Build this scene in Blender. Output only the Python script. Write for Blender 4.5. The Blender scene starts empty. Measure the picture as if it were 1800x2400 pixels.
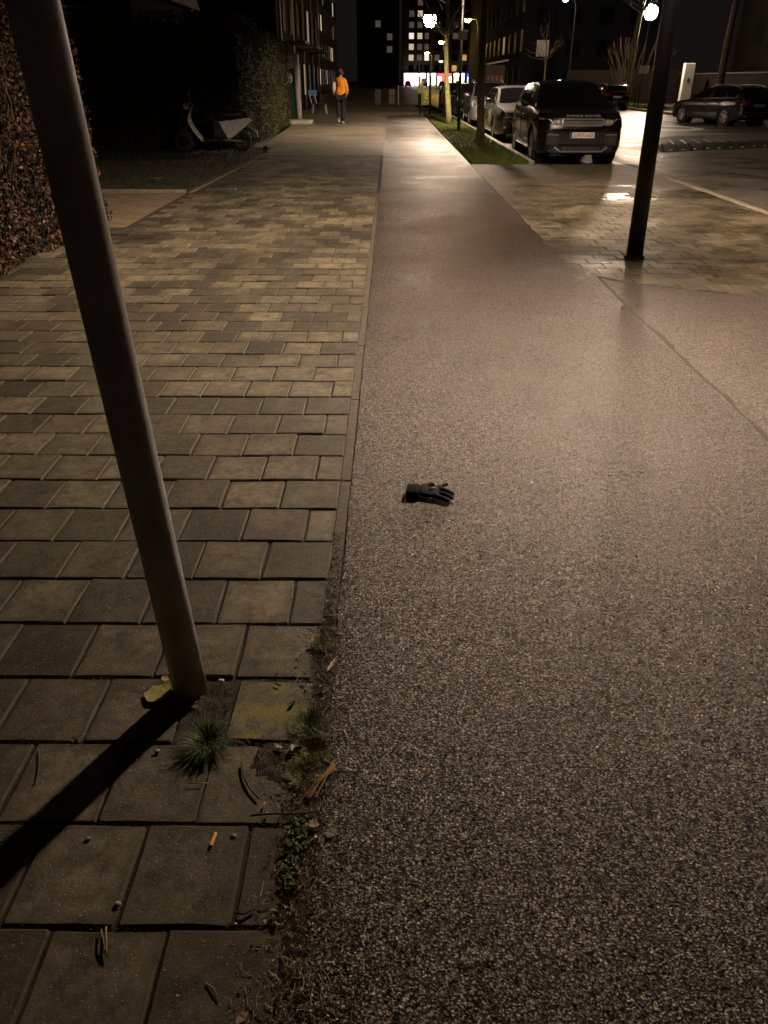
import bpy, bmesh, math, random
import numpy as np
from mathutils import Vector, Matrix, noise

random.seed(7)
R = math.radians
scn = bpy.context.scene
C = scn.collection

# ------------------------------------------------------------------ camera
cam_d = bpy.data.cameras.new('camera'); cam = bpy.data.objects.new('camera', cam_d); C.objects.link(cam)
cam.location = (0, 0, 1.55)
cam.rotation_euler = (R(90 - 29.3), 0, R(0.43))
cam_d.sensor_fit = 'VERTICAL'; cam_d.sensor_height = 24; cam_d.lens = 18.03
cam_d.clip_start = 0.05; cam_d.clip_end = 3000
scn.camera = cam

# ------------------------------------------------------------------ night sky
w = bpy.data.worlds.new('World'); scn.world = w; w.use_nodes = True
nt = w.node_tree; nt.nodes.clear()
wo = nt.nodes.new('ShaderNodeOutputWorld'); bg = nt.nodes.new('ShaderNodeBackground'); bg2 = nt.nodes.new('ShaderNodeBackground')
sky = nt.nodes.new('ShaderNodeTexSky'); sky.sky_type = 'NISHITA'; sky.sun_disc = False
sky.sun_elevation = R(-7); sky.sun_rotation = R(200)
ad = nt.nodes.new('ShaderNodeAddShader')
nt.links.new(sky.outputs[0], bg.inputs[0]); bg.inputs[1].default_value = 0.05
bg2.inputs[0].default_value = (1.0, 0.78, 0.62, 1); bg2.inputs[1].default_value = 0.007   # town glow
nt.links.new(bg.outputs[0], ad.inputs[0]); nt.links.new(bg2.outputs[0], ad.inputs[1]); nt.links.new(ad.outputs[0], wo.inputs[0])

scn.view_settings.view_transform = 'Standard'; scn.view_settings.look = 'None'
scn.view_settings.exposure = 0; scn.view_settings.gamma = 1; scn.view_settings.use_curve_mapping = False
scn.render.engine = 'CYCLES'
scn.cycles.use_denoising = True
scn.cycles.sample_clamp_indirect = 3.0
scn.cycles.max_bounces = 4; scn.cycles.diffuse_bounces = 3; scn.cycles.glossy_bounces = 3; scn.cycles.caustics_reflective = False; scn.cycles.caustics_refractive = False

# radiance of the lanterns (each lantern is its own emitter)
NEAR_L, MID_L, RIGHT_L, SODIUM_L = 17500, 280, 650, 200
SECOND_L = 18000
WARM = (1.0, 0.755, 0.545)

# ------------------------------------------------------------------ materials
MATS = {}
def new_mat(name):
    m = bpy.data.materials.new(name); m.use_nodes = True
    n = m.node_tree.nodes; b = n['Principled BSDF']
    return m, n, m.node_tree.links, b
def ramp(n, stops):
    r = n.new('ShaderNodeValToRGB'); e = r.color_ramp.elements
    while len(e) < len(stops): e.new(0.5)
    for k, (p, c) in enumerate(stops):
        e[k].position = p; e[k].color = (*c, 1) if len(c) == 3 else c
    return r
def mul(c, k): return tuple(min(1, x * k) for x in c)
def mat(name, col, rough=.6, metal=0, var=.18, vscale=9, bump=0, bscale=60, spec=.5, coat=0, emit=0, ecol=None):
    if name in MATS: return MATS[name]
    m, n, l, b = new_mat(name)
    tc = n.new('ShaderNodeTexCoord')
    nz = n.new('ShaderNodeTexNoise'); nz.inputs['Scale'].default_value = vscale; nz.inputs['Detail'].default_value = 6
    l.new(tc.outputs['Object'], nz.inputs['Vector'])
    r = ramp(n, [(.3, mul(col, 1 - var)), (.7, mul(col, 1 + var))])
    l.new(nz.outputs['Fac'], r.inputs[0]); l.new(r.outputs[0], b.inputs['Base Color'])
    b.inputs['Roughness'].default_value = rough; b.inputs['Metallic'].default_value = metal
    b.inputs['Specular IOR Level'].default_value = spec; b.inputs['Coat Weight'].default_value = coat; b.inputs['Coat Roughness'].default_value = .05
    if bump:
        n2 = n.new('ShaderNodeTexNoise'); n2.inputs['Scale'].default_value = bscale; n2.inputs['Detail'].default_value = 4
        l.new(tc.outputs['Object'], n2.inputs['Vector'])
        bp = n.new('ShaderNodeBump'); bp.inputs['Strength'].default_value = bump; bp.inputs['Distance'].default_value = .01
        l.new(n2.outputs['Fac'], bp.inputs['Height']); l.new(bp.outputs[0], b.inputs['Normal'])
    if emit:
        b.inputs['Emission Color'].default_value = (*(ecol or col), 1); b.inputs['Emission Strength'].default_value = emit
    MATS[name] = m
    return m
def leaf_mat(name, cols, rough=.55, trans=0.15):
    if name in MATS: return MATS[name]
    m, n, l, b = new_mat(name)
    g = n.new('ShaderNodeNewGeometry')
    r = ramp(n, [(i / max(1, len(cols) - 1), c) for i, c in enumerate(cols)])
    l.new(g.outputs['Random Per Island'], r.inputs[0]); l.new(r.outputs[0], b.inputs['Base Color'])
    b.inputs['Roughness'].default_value = rough; b.inputs['Specular IOR Level'].default_value = .3
    b.inputs['Transmission Weight'].default_value = 0
    MATS[name] = m
    return m

def asphalt(name, stone_dark, stone_light, binder, scale=152., rough=.34, bump=.85, dist=.004, patch=.30, tilt=.72, spec=.78):
    if name in MATS: return MATS[name]
    m, n, l, b = new_mat(name)
    g = n.new('ShaderNodeNewGeometry')
    warp = n.new('ShaderNodeTexNoise'); warp.inputs['Scale'].default_value = 90; warp.inputs['Detail'].default_value = 2
    l.new(g.outputs['Position'], warp.inputs['Vector'])
    wm = n.new('ShaderNodeVectorMath'); wm.operation = 'MULTIPLY_ADD'; wm.inputs[1].default_value = (.012, .012, .012)
    l.new(warp.outputs['Color'], wm.inputs[0]); l.new(g.outputs['Position'], wm.inputs[2])
    v = n.new('ShaderNodeTexVoronoi'); v.inputs['Scale'].default_value = scale; v.inputs['Randomness'].default_value = 1
    l.new(wm.outputs[0], v.inputs['Vector'])
    sep = n.new('ShaderNodeSeparateColor'); l.new(v.outputs['Color'], sep.inputs[0])
    rs = ramp(n, [(0., stone_dark), (.45, tuple(a * .68 + c * .32 for a, c in zip(stone_dark, stone_light))), (.85, stone_light), (1., mul(stone_light, 2.0))])
    l.new(sep.outputs[0], rs.inputs[0])
    # bitumen shows in the gaps between the stones
    rb = ramp(n, [(.34, (0, 0, 0)), (.60, (1, 1, 1))]); l.new(v.outputs['Distance'], rb.inputs[0])
    cl_ = n.new('ShaderNodeTexNoise'); cl_.inputs['Scale'].default_value = 34; cl_.inputs['Detail'].default_value = 3; l.new(g.outputs['Position'], cl_.inputs['Vector'])
    rcl = ramp(n, [(.36, (.74, .74, .74)), (.64, (1.2, 1.2, 1.2))]); l.new(cl_.outputs['Fac'], rcl.inputs[0])
    mc_ = n.new('ShaderNodeMix'); mc_.data_type = 'RGBA'; mc_.blend_type = 'MULTIPLY'; mc_.inputs['Factor'].default_value = 1; l.new(rs.outputs[0], mc_.inputs[6]); l.new(rcl.outputs[0], mc_.inputs[7])
    mx = n.new('ShaderNodeMix'); mx.data_type = 'RGBA'
    l.new(rb.outputs[0], mx.inputs['Factor']); l.new(mc_.outputs[2], mx.inputs[6]); mx.inputs[7].default_value = (*binder, 1)
    # worn and patchy areas
    big = n.new('ShaderNodeTexNoise'); big.inputs['Scale'].default_value = .8; big.inputs['Detail'].default_value = 5
    l.new(g.outputs['Position'], big.inputs['Vector'])
    st2 = n.new('ShaderNodeTexNoise'); st2.inputs['Scale'].default_value = 3.2; st2.inputs['Detail'].default_value = 7; st2.inputs['Roughness'].default_value = .6; st2.inputs['Distortion'].default_value = .6
    l.new(g.outputs['Position'], st2.inputs['Vector'])
    bs = n.new('ShaderNodeMath'); bs.operation = 'MULTIPLY_ADD'; bs.inputs[1].default_value = .55; l.new(st2.outputs['Fac'], bs.inputs[0])
    bs2 = n.new('ShaderNodeMath'); bs2.operation = 'MULTIPLY'; bs2.inputs[1].default_value = .5; l.new(big.outputs['Fac'], bs2.inputs[0]); l.new(bs2.outputs[0], bs.inputs[2])
    rbg = ramp(n, [(.38, (1 - patch * 1.5,) * 3), (.50, (1 - patch * .2,) * 3), (.66, (1 + patch,) * 3)]); l.new(bs.outputs[0], rbg.inputs[0])
    m2 = n.new('ShaderNodeMix'); m2.data_type = 'RGBA'; m2.blend_type = 'MULTIPLY'; m2.inputs['Factor'].default_value = 1
    l.new(mx.outputs[2], m2.inputs[6]); l.new(rbg.outputs[0], m2.inputs[7]); l.new(m2.outputs[2], b.inputs['Base Color'])
    rr = ramp(n, [(.35, (rough - .1,) * 3), (.7, (rough + .12,) * 3)]); l.new(big.outputs['Fac'], rr.inputs[0]); l.new(rr.outputs[0], b.inputs['Roughness'])
    # relief: every stone is a facet with a tilt of its own, sunk gaps between
    tl = n.new('ShaderNodeVectorMath'); tl.operation = 'SUBTRACT'; tl.inputs[1].default_value = (.5, .5, .5); l.new(v.outputs['Color'], tl.inputs[0])
    ts_ = n.new('ShaderNodeVectorMath'); ts_.operation = 'MULTIPLY_ADD'; ts_.inputs[1].default_value = (tilt, tilt, 0)
    l.new(tl.outputs[0], ts_.inputs[0]); l.new(g.outputs['Normal'], ts_.inputs[2])
    nn = n.new('ShaderNodeVectorMath'); nn.operation = 'NORMALIZE'; l.new(ts_.outputs[0], nn.inputs[0])
    v2 = n.new('ShaderNodeTexVoronoi'); v2.inputs['Scale'].default_value = scale * 2.3; l.new(wm.outputs[0], v2.inputs['Vector'])
    h = n.new('ShaderNodeMath'); h.operation = 'MULTIPLY_ADD'; h.inputs[1].default_value = .35; l.new(v2.outputs['Distance'], h.inputs[0]); l.new(v.outputs['Distance'], h.inputs[2])
    bp = n.new('ShaderNodeBump'); bp.inputs['Strength'].default_value = bump; bp.inputs['Distance'].default_value = dist; bp.invert = True
    l.new(h.outputs[0], bp.inputs['Height']); l.new(nn.outputs[0], bp.inputs['Normal']); l.new(bp.outputs[0], b.inputs['Normal'])
    # some stones are polished, some dull
    rr2 = n.new('ShaderNodeMath'); rr2.operation = 'MULTIPLY_ADD'; rr2.inputs[1].default_value = .28; rr2.use_clamp = True; l.new(sep.outputs[2], rr2.inputs[0]); l.new(rr.outputs[0], rr2.inputs[2]); l.new(rr2.outputs[0], b.inputs['Roughness'])
    b.inputs['Specular Tint'].default_value = (1, .90, .82, 1)
    sg_ = ramp(n, [(.32, (spec * 1.2,) * 3), (.58, (spec * .25,) * 3)]); l.new(v.outputs['Distance'], sg_.inputs[0])
    sc_ = n.new('ShaderNodeMath'); sc_.operation = 'MULTIPLY'; l.new(sg_.outputs[0], sc_.inputs[0]); l.new(rcl.outputs[0], sc_.inputs[1]); l.new(sc_.outputs[0], b.inputs['Specular IOR Level'])
    b.inputs['Specular IOR Level'].default_value = spec
    MATS[name] = m
    return m

def paver_mat(name, dark, mid, light, moss=None, mossamt=0., rough=.72, wet=0., edge=False):
    if name in MATS: return MATS[name]
    m, n, l, b = new_mat(name)
    g = n.new('ShaderNodeNewGeometry'); oi = n.new('ShaderNodeObjectInfo')
    s = n.new('ShaderNodeMath'); s.operation = 'ADD'; l.new(oi.outputs['Random'], s.inputs[0]); l.new(g.outputs['Random Per Island'], s.inputs[1])
    fr = n.new('ShaderNodeMath'); fr.operation = 'FRACT'; l.new(s.outputs[0], fr.inputs[0])
    rc = ramp(n, [(0, dark), (.35, mid), (.8, light), (1, mul(light, 1.15))]); l.new(fr.outputs[0], rc.inputs[0])
    # mottling
    nz = n.new('ShaderNodeTexNoise'); nz.inputs['Scale'].default_value = 9; nz.inputs['Detail'].default_value = 8; nz.inputs['Roughness'].default_value = .65
    l.new(g.outputs['Position'], nz.inputs['Vector'])
    rn = ramp(n, [(.34, (.38, .36, .33)), (.47, (.82, .81, .80)), (.56, (1.0, 1.0, 1.0)), (.72, (1.25, 1.22, 1.14))]); l.new(nz.outputs['Fac'], rn.inputs[0])
    m1 = n.new('ShaderNodeMix'); m1.data_type = 'RGBA'; m1.blend_type = 'MULTIPLY'; m1.inputs['Factor'].default_value = 1
    l.new(rc.outputs[0], m1.inputs[6]); l.new(rn.outputs[0], m1.inputs[7])
    n28 = n.new('ShaderNodeTexNoise'); n28.inputs['Scale'].default_value = 31; n28.inputs['Detail'].default_value = 7; n28.inputs['Roughness'].default_value = .7; l.new(g.outputs['Position'], n28.inputs['Vector'])
    r28 = ramp(n, [(.38, (.62, .60, .57)), (.52, (1, 1, 1)), (.66, (1.3, 1.27, 1.2))]); l.new(n28.outputs['Fac'], r28.inputs[0])
    m28 = n.new('ShaderNodeMix'); m28.data_type = 'RGBA'; m28.blend_type = 'MULTIPLY'; m28.inputs['Factor'].default_value = 1
    l.new(m1.outputs[2], m28.inputs[6]); l.new(r28.outputs[0], m28.inputs[7]); m1 = m28
    # grime lying over several stones
    bgn = n.new('ShaderNodeTexNoise'); bgn.inputs['Scale'].default_value = .9; bgn.inputs['Detail'].default_value = 6; bgn.inputs['Roughness'].default_value = .6
    l.new(g.outputs['Position'], bgn.inputs['Vector'])
    rg = ramp(n, [(.38, (.42, .39, .35)), (.56, (1, 1, 1))]); l.new(bgn.outputs['Fac'], rg.inputs[0])
    m3 = n.new('ShaderNodeMix'); m3.data_type = 'RGBA'; m3.blend_type = 'MULTIPLY'; m3.inputs['Factor'].default_value = 1
    l.new(m1.outputs[2], m3.inputs[6]); l.new(rg.outputs[0], m3.inputs[7])
    # pale grit specks
    v = n.new('ShaderNodeTexVoronoi'); v.inputs['Scale'].default_value = 230; l.new(g.outputs['Position'], v.inputs['Vector'])
    sep = n.new('ShaderNodeSeparateColor'); l.new(v.outputs['Color'], sep.inputs[0])
    rv = ramp(n, [(.80, (0, 0, 0)), (1., (1, 1, 1))]); l.new(sep.outputs[0], rv.inputs[0])
    rd = ramp(n, [(.25, (1, 1, 1)), (.42, (0, 0, 0))]); l.new(v.outputs['Distance'], rd.inputs[0])
    mm = n.new('ShaderNodeMath'); mm.operation = 'MULTIPLY'; l.new(rv.outputs[0], mm.inputs[0]); l.new(rd.outputs[0], mm.inputs[1])
    mk = n.new('ShaderNodeMath'); mk.operation = 'MULTIPLY'; mk.inputs[1].default_value = .55; l.new(mm.outputs[0], mk.inputs[0])
    m2 = n.new('ShaderNodeMix'); m2.data_type = 'RGBA'; l.new(mk.outputs[0], m2.inputs['Factor'])
    l.new(m3.outputs[2], m2.inputs[6]); m2.inputs[7].default_value = (.55, .47, .36, 1)
    last = m2.outputs[2]
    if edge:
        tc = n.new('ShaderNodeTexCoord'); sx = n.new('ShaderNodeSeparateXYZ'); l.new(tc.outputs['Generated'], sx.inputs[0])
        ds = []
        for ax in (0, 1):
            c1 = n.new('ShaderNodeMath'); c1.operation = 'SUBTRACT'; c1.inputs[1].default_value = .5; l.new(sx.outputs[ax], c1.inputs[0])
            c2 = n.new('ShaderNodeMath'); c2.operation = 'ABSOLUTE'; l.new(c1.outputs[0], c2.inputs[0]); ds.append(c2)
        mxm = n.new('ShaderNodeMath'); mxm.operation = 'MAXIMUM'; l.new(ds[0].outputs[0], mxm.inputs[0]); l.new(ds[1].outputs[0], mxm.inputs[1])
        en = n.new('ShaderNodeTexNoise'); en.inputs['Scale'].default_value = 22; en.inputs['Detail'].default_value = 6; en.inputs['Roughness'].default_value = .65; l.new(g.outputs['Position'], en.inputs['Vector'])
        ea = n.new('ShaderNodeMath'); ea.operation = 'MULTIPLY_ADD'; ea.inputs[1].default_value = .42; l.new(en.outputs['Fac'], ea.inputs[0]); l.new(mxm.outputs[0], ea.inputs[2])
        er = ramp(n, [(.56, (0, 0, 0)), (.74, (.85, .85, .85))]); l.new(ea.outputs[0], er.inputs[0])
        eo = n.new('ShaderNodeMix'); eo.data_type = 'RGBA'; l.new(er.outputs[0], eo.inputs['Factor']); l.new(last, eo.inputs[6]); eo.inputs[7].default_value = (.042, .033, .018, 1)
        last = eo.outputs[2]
    if moss:
        mn = n.new('ShaderNodeTexNoise'); mn.inputs['Scale'].default_value = 14; mn.inputs['Detail'].default_value = 6; l.new(g.outputs['Position'], mn.inputs['Vector'])
        rm = ramp(n, [(.62 - mossamt * .4, (0, 0, 0)), (.78 - mossamt * .4, (1, 1, 1))]); l.new(mn.outputs['Fac'], rm.inputs[0])
        mo = n.new('ShaderNodeMix'); mo.data_type = 'RGBA'; l.new(rm.outputs[0], mo.inputs['Factor']); l.new(last, mo.inputs[6]); mo.inputs[7].default_value = (*moss, 1)
        last = mo.outputs[2]
    l.new(last, b.inputs['Base Color'])
    b.inputs['Roughness'].default_value = rough; b.inputs['Specular IOR Level'].default_value = .4
    if wet:
        wn = n.new('ShaderNodeTexNoise'); wn.inputs['Scale'].default_value = .55; wn.inputs['Detail'].default_value = 3; l.new(g.outputs['Position'], wn.inputs['Vector'])
        wr_ = ramp(n, [(.5, (rough,) * 3), (.62, (wet,) * 3)]); l.new(wn.outputs['Fac'], wr_.inputs[0]); l.new(wr_.outputs[0], b.inputs['Roughness'])
    fn = n.new('ShaderNodeTexNoise'); fn.inputs['Scale'].default_value = 120; fn.inputs['Detail'].default_value = 6; fn.inputs['Roughness'].default_value = .7; l.new(g.outputs['Position'], fn.inputs['Vector'])
    ah = n.new('ShaderNodeMath'); ah.operation = 'MULTIPLY_ADD'; ah.inputs[1].default_value = 1.; l.new(fn.outputs['Fac'], ah.inputs[0]); l.new(mm.outputs[0], ah.inputs[2])
    bp = n.new('ShaderNodeBump'); bp.inputs['Strength'].default_value = .55; bp.inputs['Distance'].default_value = .004
    l.new(ah.outputs[0], bp.inputs['Height']); l.new(bp.outputs[0], b.inputs['Normal'])
    MATS[name] = m
    return m

def brick_floor_mat(name, c1, c2, mortar, bw, bh, rough=.6):
    """far paving, where single stones can no longer be told apart"""
    m, n, l, b = new_mat(name)
    g = n.new('ShaderNodeNewGeometry')
    br = n.new('ShaderNodeTexBrick'); br.inputs['Scale'].default_value = 1
    br.inputs['Brick Width'].default_value = bw; br.inputs['Row Height'].default_value = bh; br.inputs['Mortar Size'].default_value = .008
    br.inputs['Color1'].default_value = (*c1, 1); br.inputs['Color2'].default_value = (*c2, 1); br.inputs['Mortar'].default_value = (*mortar, 1)
    l.new(g.outputs['Position'], br.inputs['Vector'])
    bgn = n.new('ShaderNodeTexNoise'); bgn.inputs['Scale'].default_value = .7; bgn.inputs['Detail'].default_value = 6; l.new(g.outputs['Position'], bgn.inputs['Vector'])
    rg = ramp(n, [(.34, (.6, .57, .52)), (.62, (1, 1, 1))]); l.new(bgn.outputs['Fac'], rg.inputs[0])
    m3 = n.new('ShaderNodeMix'); m3.data_type = 'RGBA'; m3.blend_type = 'MULTIPLY'; m3.inputs['Factor'].default_value = 1
    l.new(br.outputs['Color'], m3.inputs[6]); l.new(rg.outputs[0], m3.inputs[7]); l.new(m3.outputs[2], b.inputs['Base Color'])
    b.inputs['Roughness'].default_value = rough
    bp = n.new('ShaderNodeBump'); bp.inputs['Strength'].default_value = .5; bp.inputs['Distance'].default_value = .006; bp.invert = True
    l.new(br.outputs['Fac'], bp.inputs['Height']); l.new(bp.outputs[0], b.inputs['Normal'])
    MATS[name] = m
    return m

def brick_wall_mat(name, c1, c2, mortar):
    m, n, l, b = new_mat(name)
    tc = n.new('ShaderNodeTexCoord'); sp = n.new('ShaderNodeSeparateXYZ'); l.new(tc.outputs['Object'], sp.inputs[0])
    a = n.new('ShaderNodeMath'); a.operation = 'ADD'; l.new(sp.outputs[0], a.inputs[0]); l.new(sp.outputs[1], a.inputs[1])
    cb = n.new('ShaderNodeCombineXYZ'); l.new(a.outputs[0], cb.inputs[0]); l.new(sp.outputs[2], cb.inputs[1])
    br = n.new('ShaderNodeTexBrick'); br.inputs['Scale'].default_value = 1; br.inputs['Brick Width'].default_value = .22; br.inputs['Row Height'].default_value = .075; br.inputs['Mortar Size'].default_value = .01
    br.inputs['Color1'].default_value = (*c1, 1); br.inputs['Color2'].default_value = (*c2, 1); br.inputs['Mortar'].default_value = (*mortar, 1)
    l.new(cb.outputs[0], br.inputs['Vector']); l.new(br.outputs['Color'], b.inputs['Base Color']); b.inputs['Roughness'].default_value = .9; b.inputs['Specular IOR Level'].default_value = .05
    bp = n.new('ShaderNodeBump'); bp.inputs['Strength'].default_value = .4; bp.invert = True; l.new(br.outputs['Fac'], bp.inputs['Height']); l.new(bp.outputs[0], b.inputs['Normal'])
    MATS[name] = m
    return m

# ------------------------------------------------------------------ mesh helpers
class MB:
    def __init__(s): s.v = []; s.f = []
    def add(s, v, f):
        o = len(s.v); s.v += [tuple(p) for p in v]; s.f += [tuple(i + o for i in q) for q in f]; return s
    def box(s, c, d, rz=0, rx=0, bev=0):
        x, y, z = (k / 2 for k in d)
        if bev:
            pts = []
            e = bev
            for zz, ins in ((-z, e), (-z + e, 0), (z - e, 0), (z, e)):
                for sx, sy in ((-1, -1), (1, -1), (1, 1), (-1, 1)): pts.append(Vector((sx * (x - ins), sy * (y - ins), zz)))
            f = [(3, 2, 1, 0), (12, 13, 14, 15)]
            for r_ in range(3):
                for k in range(4): f.append((r_ * 4 + k, r_ * 4 + (k + 1) % 4, r_ * 4 + 4 + (k + 1) % 4, r_ * 4 + 4 + k))
        else:
            pts = [Vector((a, b_, c_)) for c_ in (-z, z) for a, b_ in ((-x, -y), (x, -y), (x, y), (-x, y))]
            f = [(3, 2, 1, 0), (4, 5, 6, 7), (0, 1, 5, 4), (1, 2, 6, 5), (2, 3, 7, 6), (3, 0, 4, 7)]
        M = Matrix.Translation(c) @ Matrix.Rotation(rz, 4, 'Z') @ Matrix.Rotation(rx, 4, 'X')
        return s.add([M @ p for p in pts], f)
    def tube(s, pts, rad, n=8, cap=True, sq=1.):
        pts = [Vector(p) for p in pts]; N = len(pts)
        if not hasattr(rad, '__len__'): rad = [rad] * N
        vs = []; prev = None
        for i, p in enumerate(pts):
            d = (pts[min(i + 1, N - 1)] - pts[max(i - 1, 0)])
            d = d.normalized() if d.length > 1e-9 else Vector((0, 0, 1))
            a = prev if prev is not None else (Vector((1, 0, 0)) if abs(d.x) < .9 else Vector((0, 1, 0)))
            a = (a - d * a.dot(d))
            a = a.normalized() if a.length > 1e-6 else d.orthogonal().normalized()
            b_ = d.cross(a); prev = a
            for k in range(n):
                t = 2 * math.pi * k / n
                vs.append(p + a * (math.cos(t) * rad[i]) + b_ * (math.sin(t) * rad[i] * sq))
        f = [(i * n + k, i * n + (k + 1) % n, (i + 1) * n + (k + 1) % n, (i + 1) * n + k) for i in range(N - 1) for k in range(n)]
        if cap: f += [tuple(range(n - 1, -1, -1)), tuple((N - 1) * n + k for k in range(n))]
        return s.add(vs, f)
    def lathe(s, prof, n=20, c=(0, 0, 0), axis='Z', cap0=True, cap1=True):
        vs = []; c = Vector(c)
        for r_, z in prof:
            for k in range(n):
                t = 2 * math.pi * k / n; a, b_ = r_ * math.cos(t), r_ * math.sin(t)
                vs.append(c + Vector((a, b_, z) if axis == 'Z' else ((z, a, b_) if axis == 'X' else (a, z, b_))))
        N = len(prof)
        f = [(i * n + k, i * n + (k + 1) % n, (i + 1) * n + (k + 1) % n, (i + 1) * n + k) for i in range(N - 1) for k in range(n)]
        f += ([tuple(range(n - 1, -1, -1))] if cap0 else []) + ([tuple((N - 1) * n + k for k in range(n))] if cap1 else [])
        return s.add(vs, f)
    def ball(s, c, r_, nu=10, nv=6, sc=(1, 1, 1)):
        prof = [(max(1e-4, math.sin(math.pi * i / nv)), -math.cos(math.pi * i / nv)) for i in range(nv + 1)]
        o = MB().lathe(prof, nu)
        return s.add([(c[0] + p[0] * r_ * sc[0], c[1] + p[1] * r_ * sc[1], c[2] + p[2] * r_ * sc[2]) for p in o.v], o.f)
    def grid(s, fn, us, vs, flip=False):
        P = [fn(u, v) for v in vs for u in us]; n = len(us)
        f = []
        for j in range(len(vs) - 1):
            for i in range(n - 1):
                q = (j * n + i, j * n + i + 1, (j + 1) * n + i + 1, (j + 1) * n + i)
                f.append(q[::-1] if flip else q)
        return s.add(P, f)
    def prism(s, poly, z0, z1):
        n = len(poly)
        return s.add([(x, y, z0) for x, y in poly] + [(x, y, z1) for x, y in poly],
                     [tuple(range(n - 1, -1, -1)), tuple(range(n, 2 * n))] + [(k, (k + 1) % n, n + (k + 1) % n, n + k) for k in range(n)])
    def mesh(s, name, m, smooth=False):
        me = bpy.data.meshes.new(name); me.from_pydata(s.v, [], s.f); me.materials.append(m)
        if smooth: me.polygons.foreach_set('use_smooth', [True] * len(me.polygons))
        me.update(); return me
    def build(s, name, m, parent=None, smooth=False, kind=None, loc=None):
        o = bpy.data.objects.new(name, s.mesh(name, m, smooth)); C.objects.link(o)
        if parent: o.parent = parent
        if kind: o['kind'] = kind
        if loc: o.location = loc
        return o
def thing(name, label, cat, loc=(0, 0, 0), rz=0, group=None):
    o = bpy.data.objects.new(name, None); C.objects.link(o); o.empty_display_size = .1
    o.location = loc; o.rotation_euler = (0, 0, rz); o['label'] = label; o['category'] = cat
    if group: o['group'] = group
    return o
def tag(o, label, cat, group=None):
    o['label'] = label; o['category'] = cat
    if group: o['group'] = group
    return o
def skin_mesh(name, verts, edges, radii, m, parent=None, sub=2, root=0, scale=None, smooth=True):
    me = bpy.data.meshes.new(name); me.from_pydata(verts, edges, [])
    o = bpy.data.objects.new(name + '_tmp', me); C.objects.link(o)
    o.modifiers.new('s', 'SKIN')
    for i, r_ in enumerate(radii):
        sv = me.skin_vertices[0].data[i]; sv.radius = r_ if hasattr(r_, '__len__') else (r_, r_); sv.use_root = (i == root)
    sm = o.modifiers.new('u', 'SUBSURF'); sm.levels = sub; sm.render_levels = sub
    dg = bpy.context.evaluated_depsgraph_get(); dg.update()
    nm = bpy.data.meshes.new_from_object(o.evaluated_get(dg)); nm.name = name
    bpy.data.objects.remove(o)
    if scale: nm.transform(Matrix.Diagonal((*scale, 1)))
    nm.materials.clear(); nm.materials.append(m)
    nm.polygons.foreach_set('use_smooth', [smooth] * len(nm.polygons))
    ob = bpy.data.objects.new(name, nm); C.objects.link(ob)
    if parent: ob.parent = parent
    return ob
def text_mesh(name, body, size, m, parent, loc, rot, ext=.002, align='CENTER'):
    cu = bpy.data.curves.new(name + '_c', 'FONT'); cu.body = body; cu.size = size; cu.extrude = ext; cu.align_x = align; cu.align_y = 'CENTER'
    t = bpy.data.objects.new(name + '_tmp', cu); C.objects.link(t)
    dg = bpy.context.evaluated_depsgraph_get(); dg.update()
    me = bpy.data.meshes.new_from_object(t.evaluated_get(dg)); bpy.data.objects.remove(t)
    me.materials.clear(); me.materials.append(m)
    o = bpy.data.objects.new(name, me); C.objects.link(o); o.parent = parent; o.location = loc; o.rotation_euler = rot
    return o
def fnoise(x, y, z=0): return noise.noise(Vector((x, y, z)))

# common materials
M_black = mat('black_plastic', (.012, .012, .012), .5)
M_rubber = mat('tyre_rubber', (.015, .014, .013), .75)
M_glass = mat('dark_glass', (.006, .006, .007), .06, var=0, coat=1)
M_chrome = mat('chrome_trim', (.65, .63, .60), .2, .5)
M_alloy = mat('alloy_wheel', (.58, .56, .54), .3, .35)
M_lens = mat('lamp_lens', (.6, .57, .52), .12, .3, coat=1)
M_red = mat('red_lens', (.45, .02, .015), .15, coat=1)
M_white = mat('white_paint', (.72, .70, .66), .5)
M_post = mat('lamp_post_black', (.018, .016, .015), .42, bump=.1)
M_bark = mat('bark', (.16, .125, .075), .9, var=.35, vscale=14, bump=.7, bscale=35)
M_bark_green = mat('algae_bark', (.20, .19, .075), .9, var=.35, vscale=12, bump=.7, bscale=35)
M_twig = mat('twig_bark', (.10, .065, .035), .85, var=.3, vscale=60)

# ================================================================== SETTING
gm = mat('dark_ground', (.03, .027, .022), .9, bump=.4, bscale=6)
MB().add([(-900, -300, -.25), (900, -300, -.25), (900, 1500, -.25), (-900, 1500, -.25)], [(0, 1, 2, 3)]).build('ground', gm, kind='structure')

A_path = asphalt('path_asphalt', (.017, .0122, .009), (.108, .0775, .057), (.007, .005, .004), rough=.30)
A_drive = asphalt('driveway_asphalt', (.03, .0225, .0175), (.14, .105, .08), (.010, .0075, .006), scale=170, dist=.0025, tilt=.5)
A_road = asphalt('road_asphalt', (.13, .112, .094), (.34, .296, .25), (.06, .052, .044), scale=120, rough=.26, dist=.002, patch=.35, tilt=.4)
M_joint = mat('joint_sand', (.026, .021, .013), .95, var=.4, vscale=40, bump=.6, bscale=200)

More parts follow.
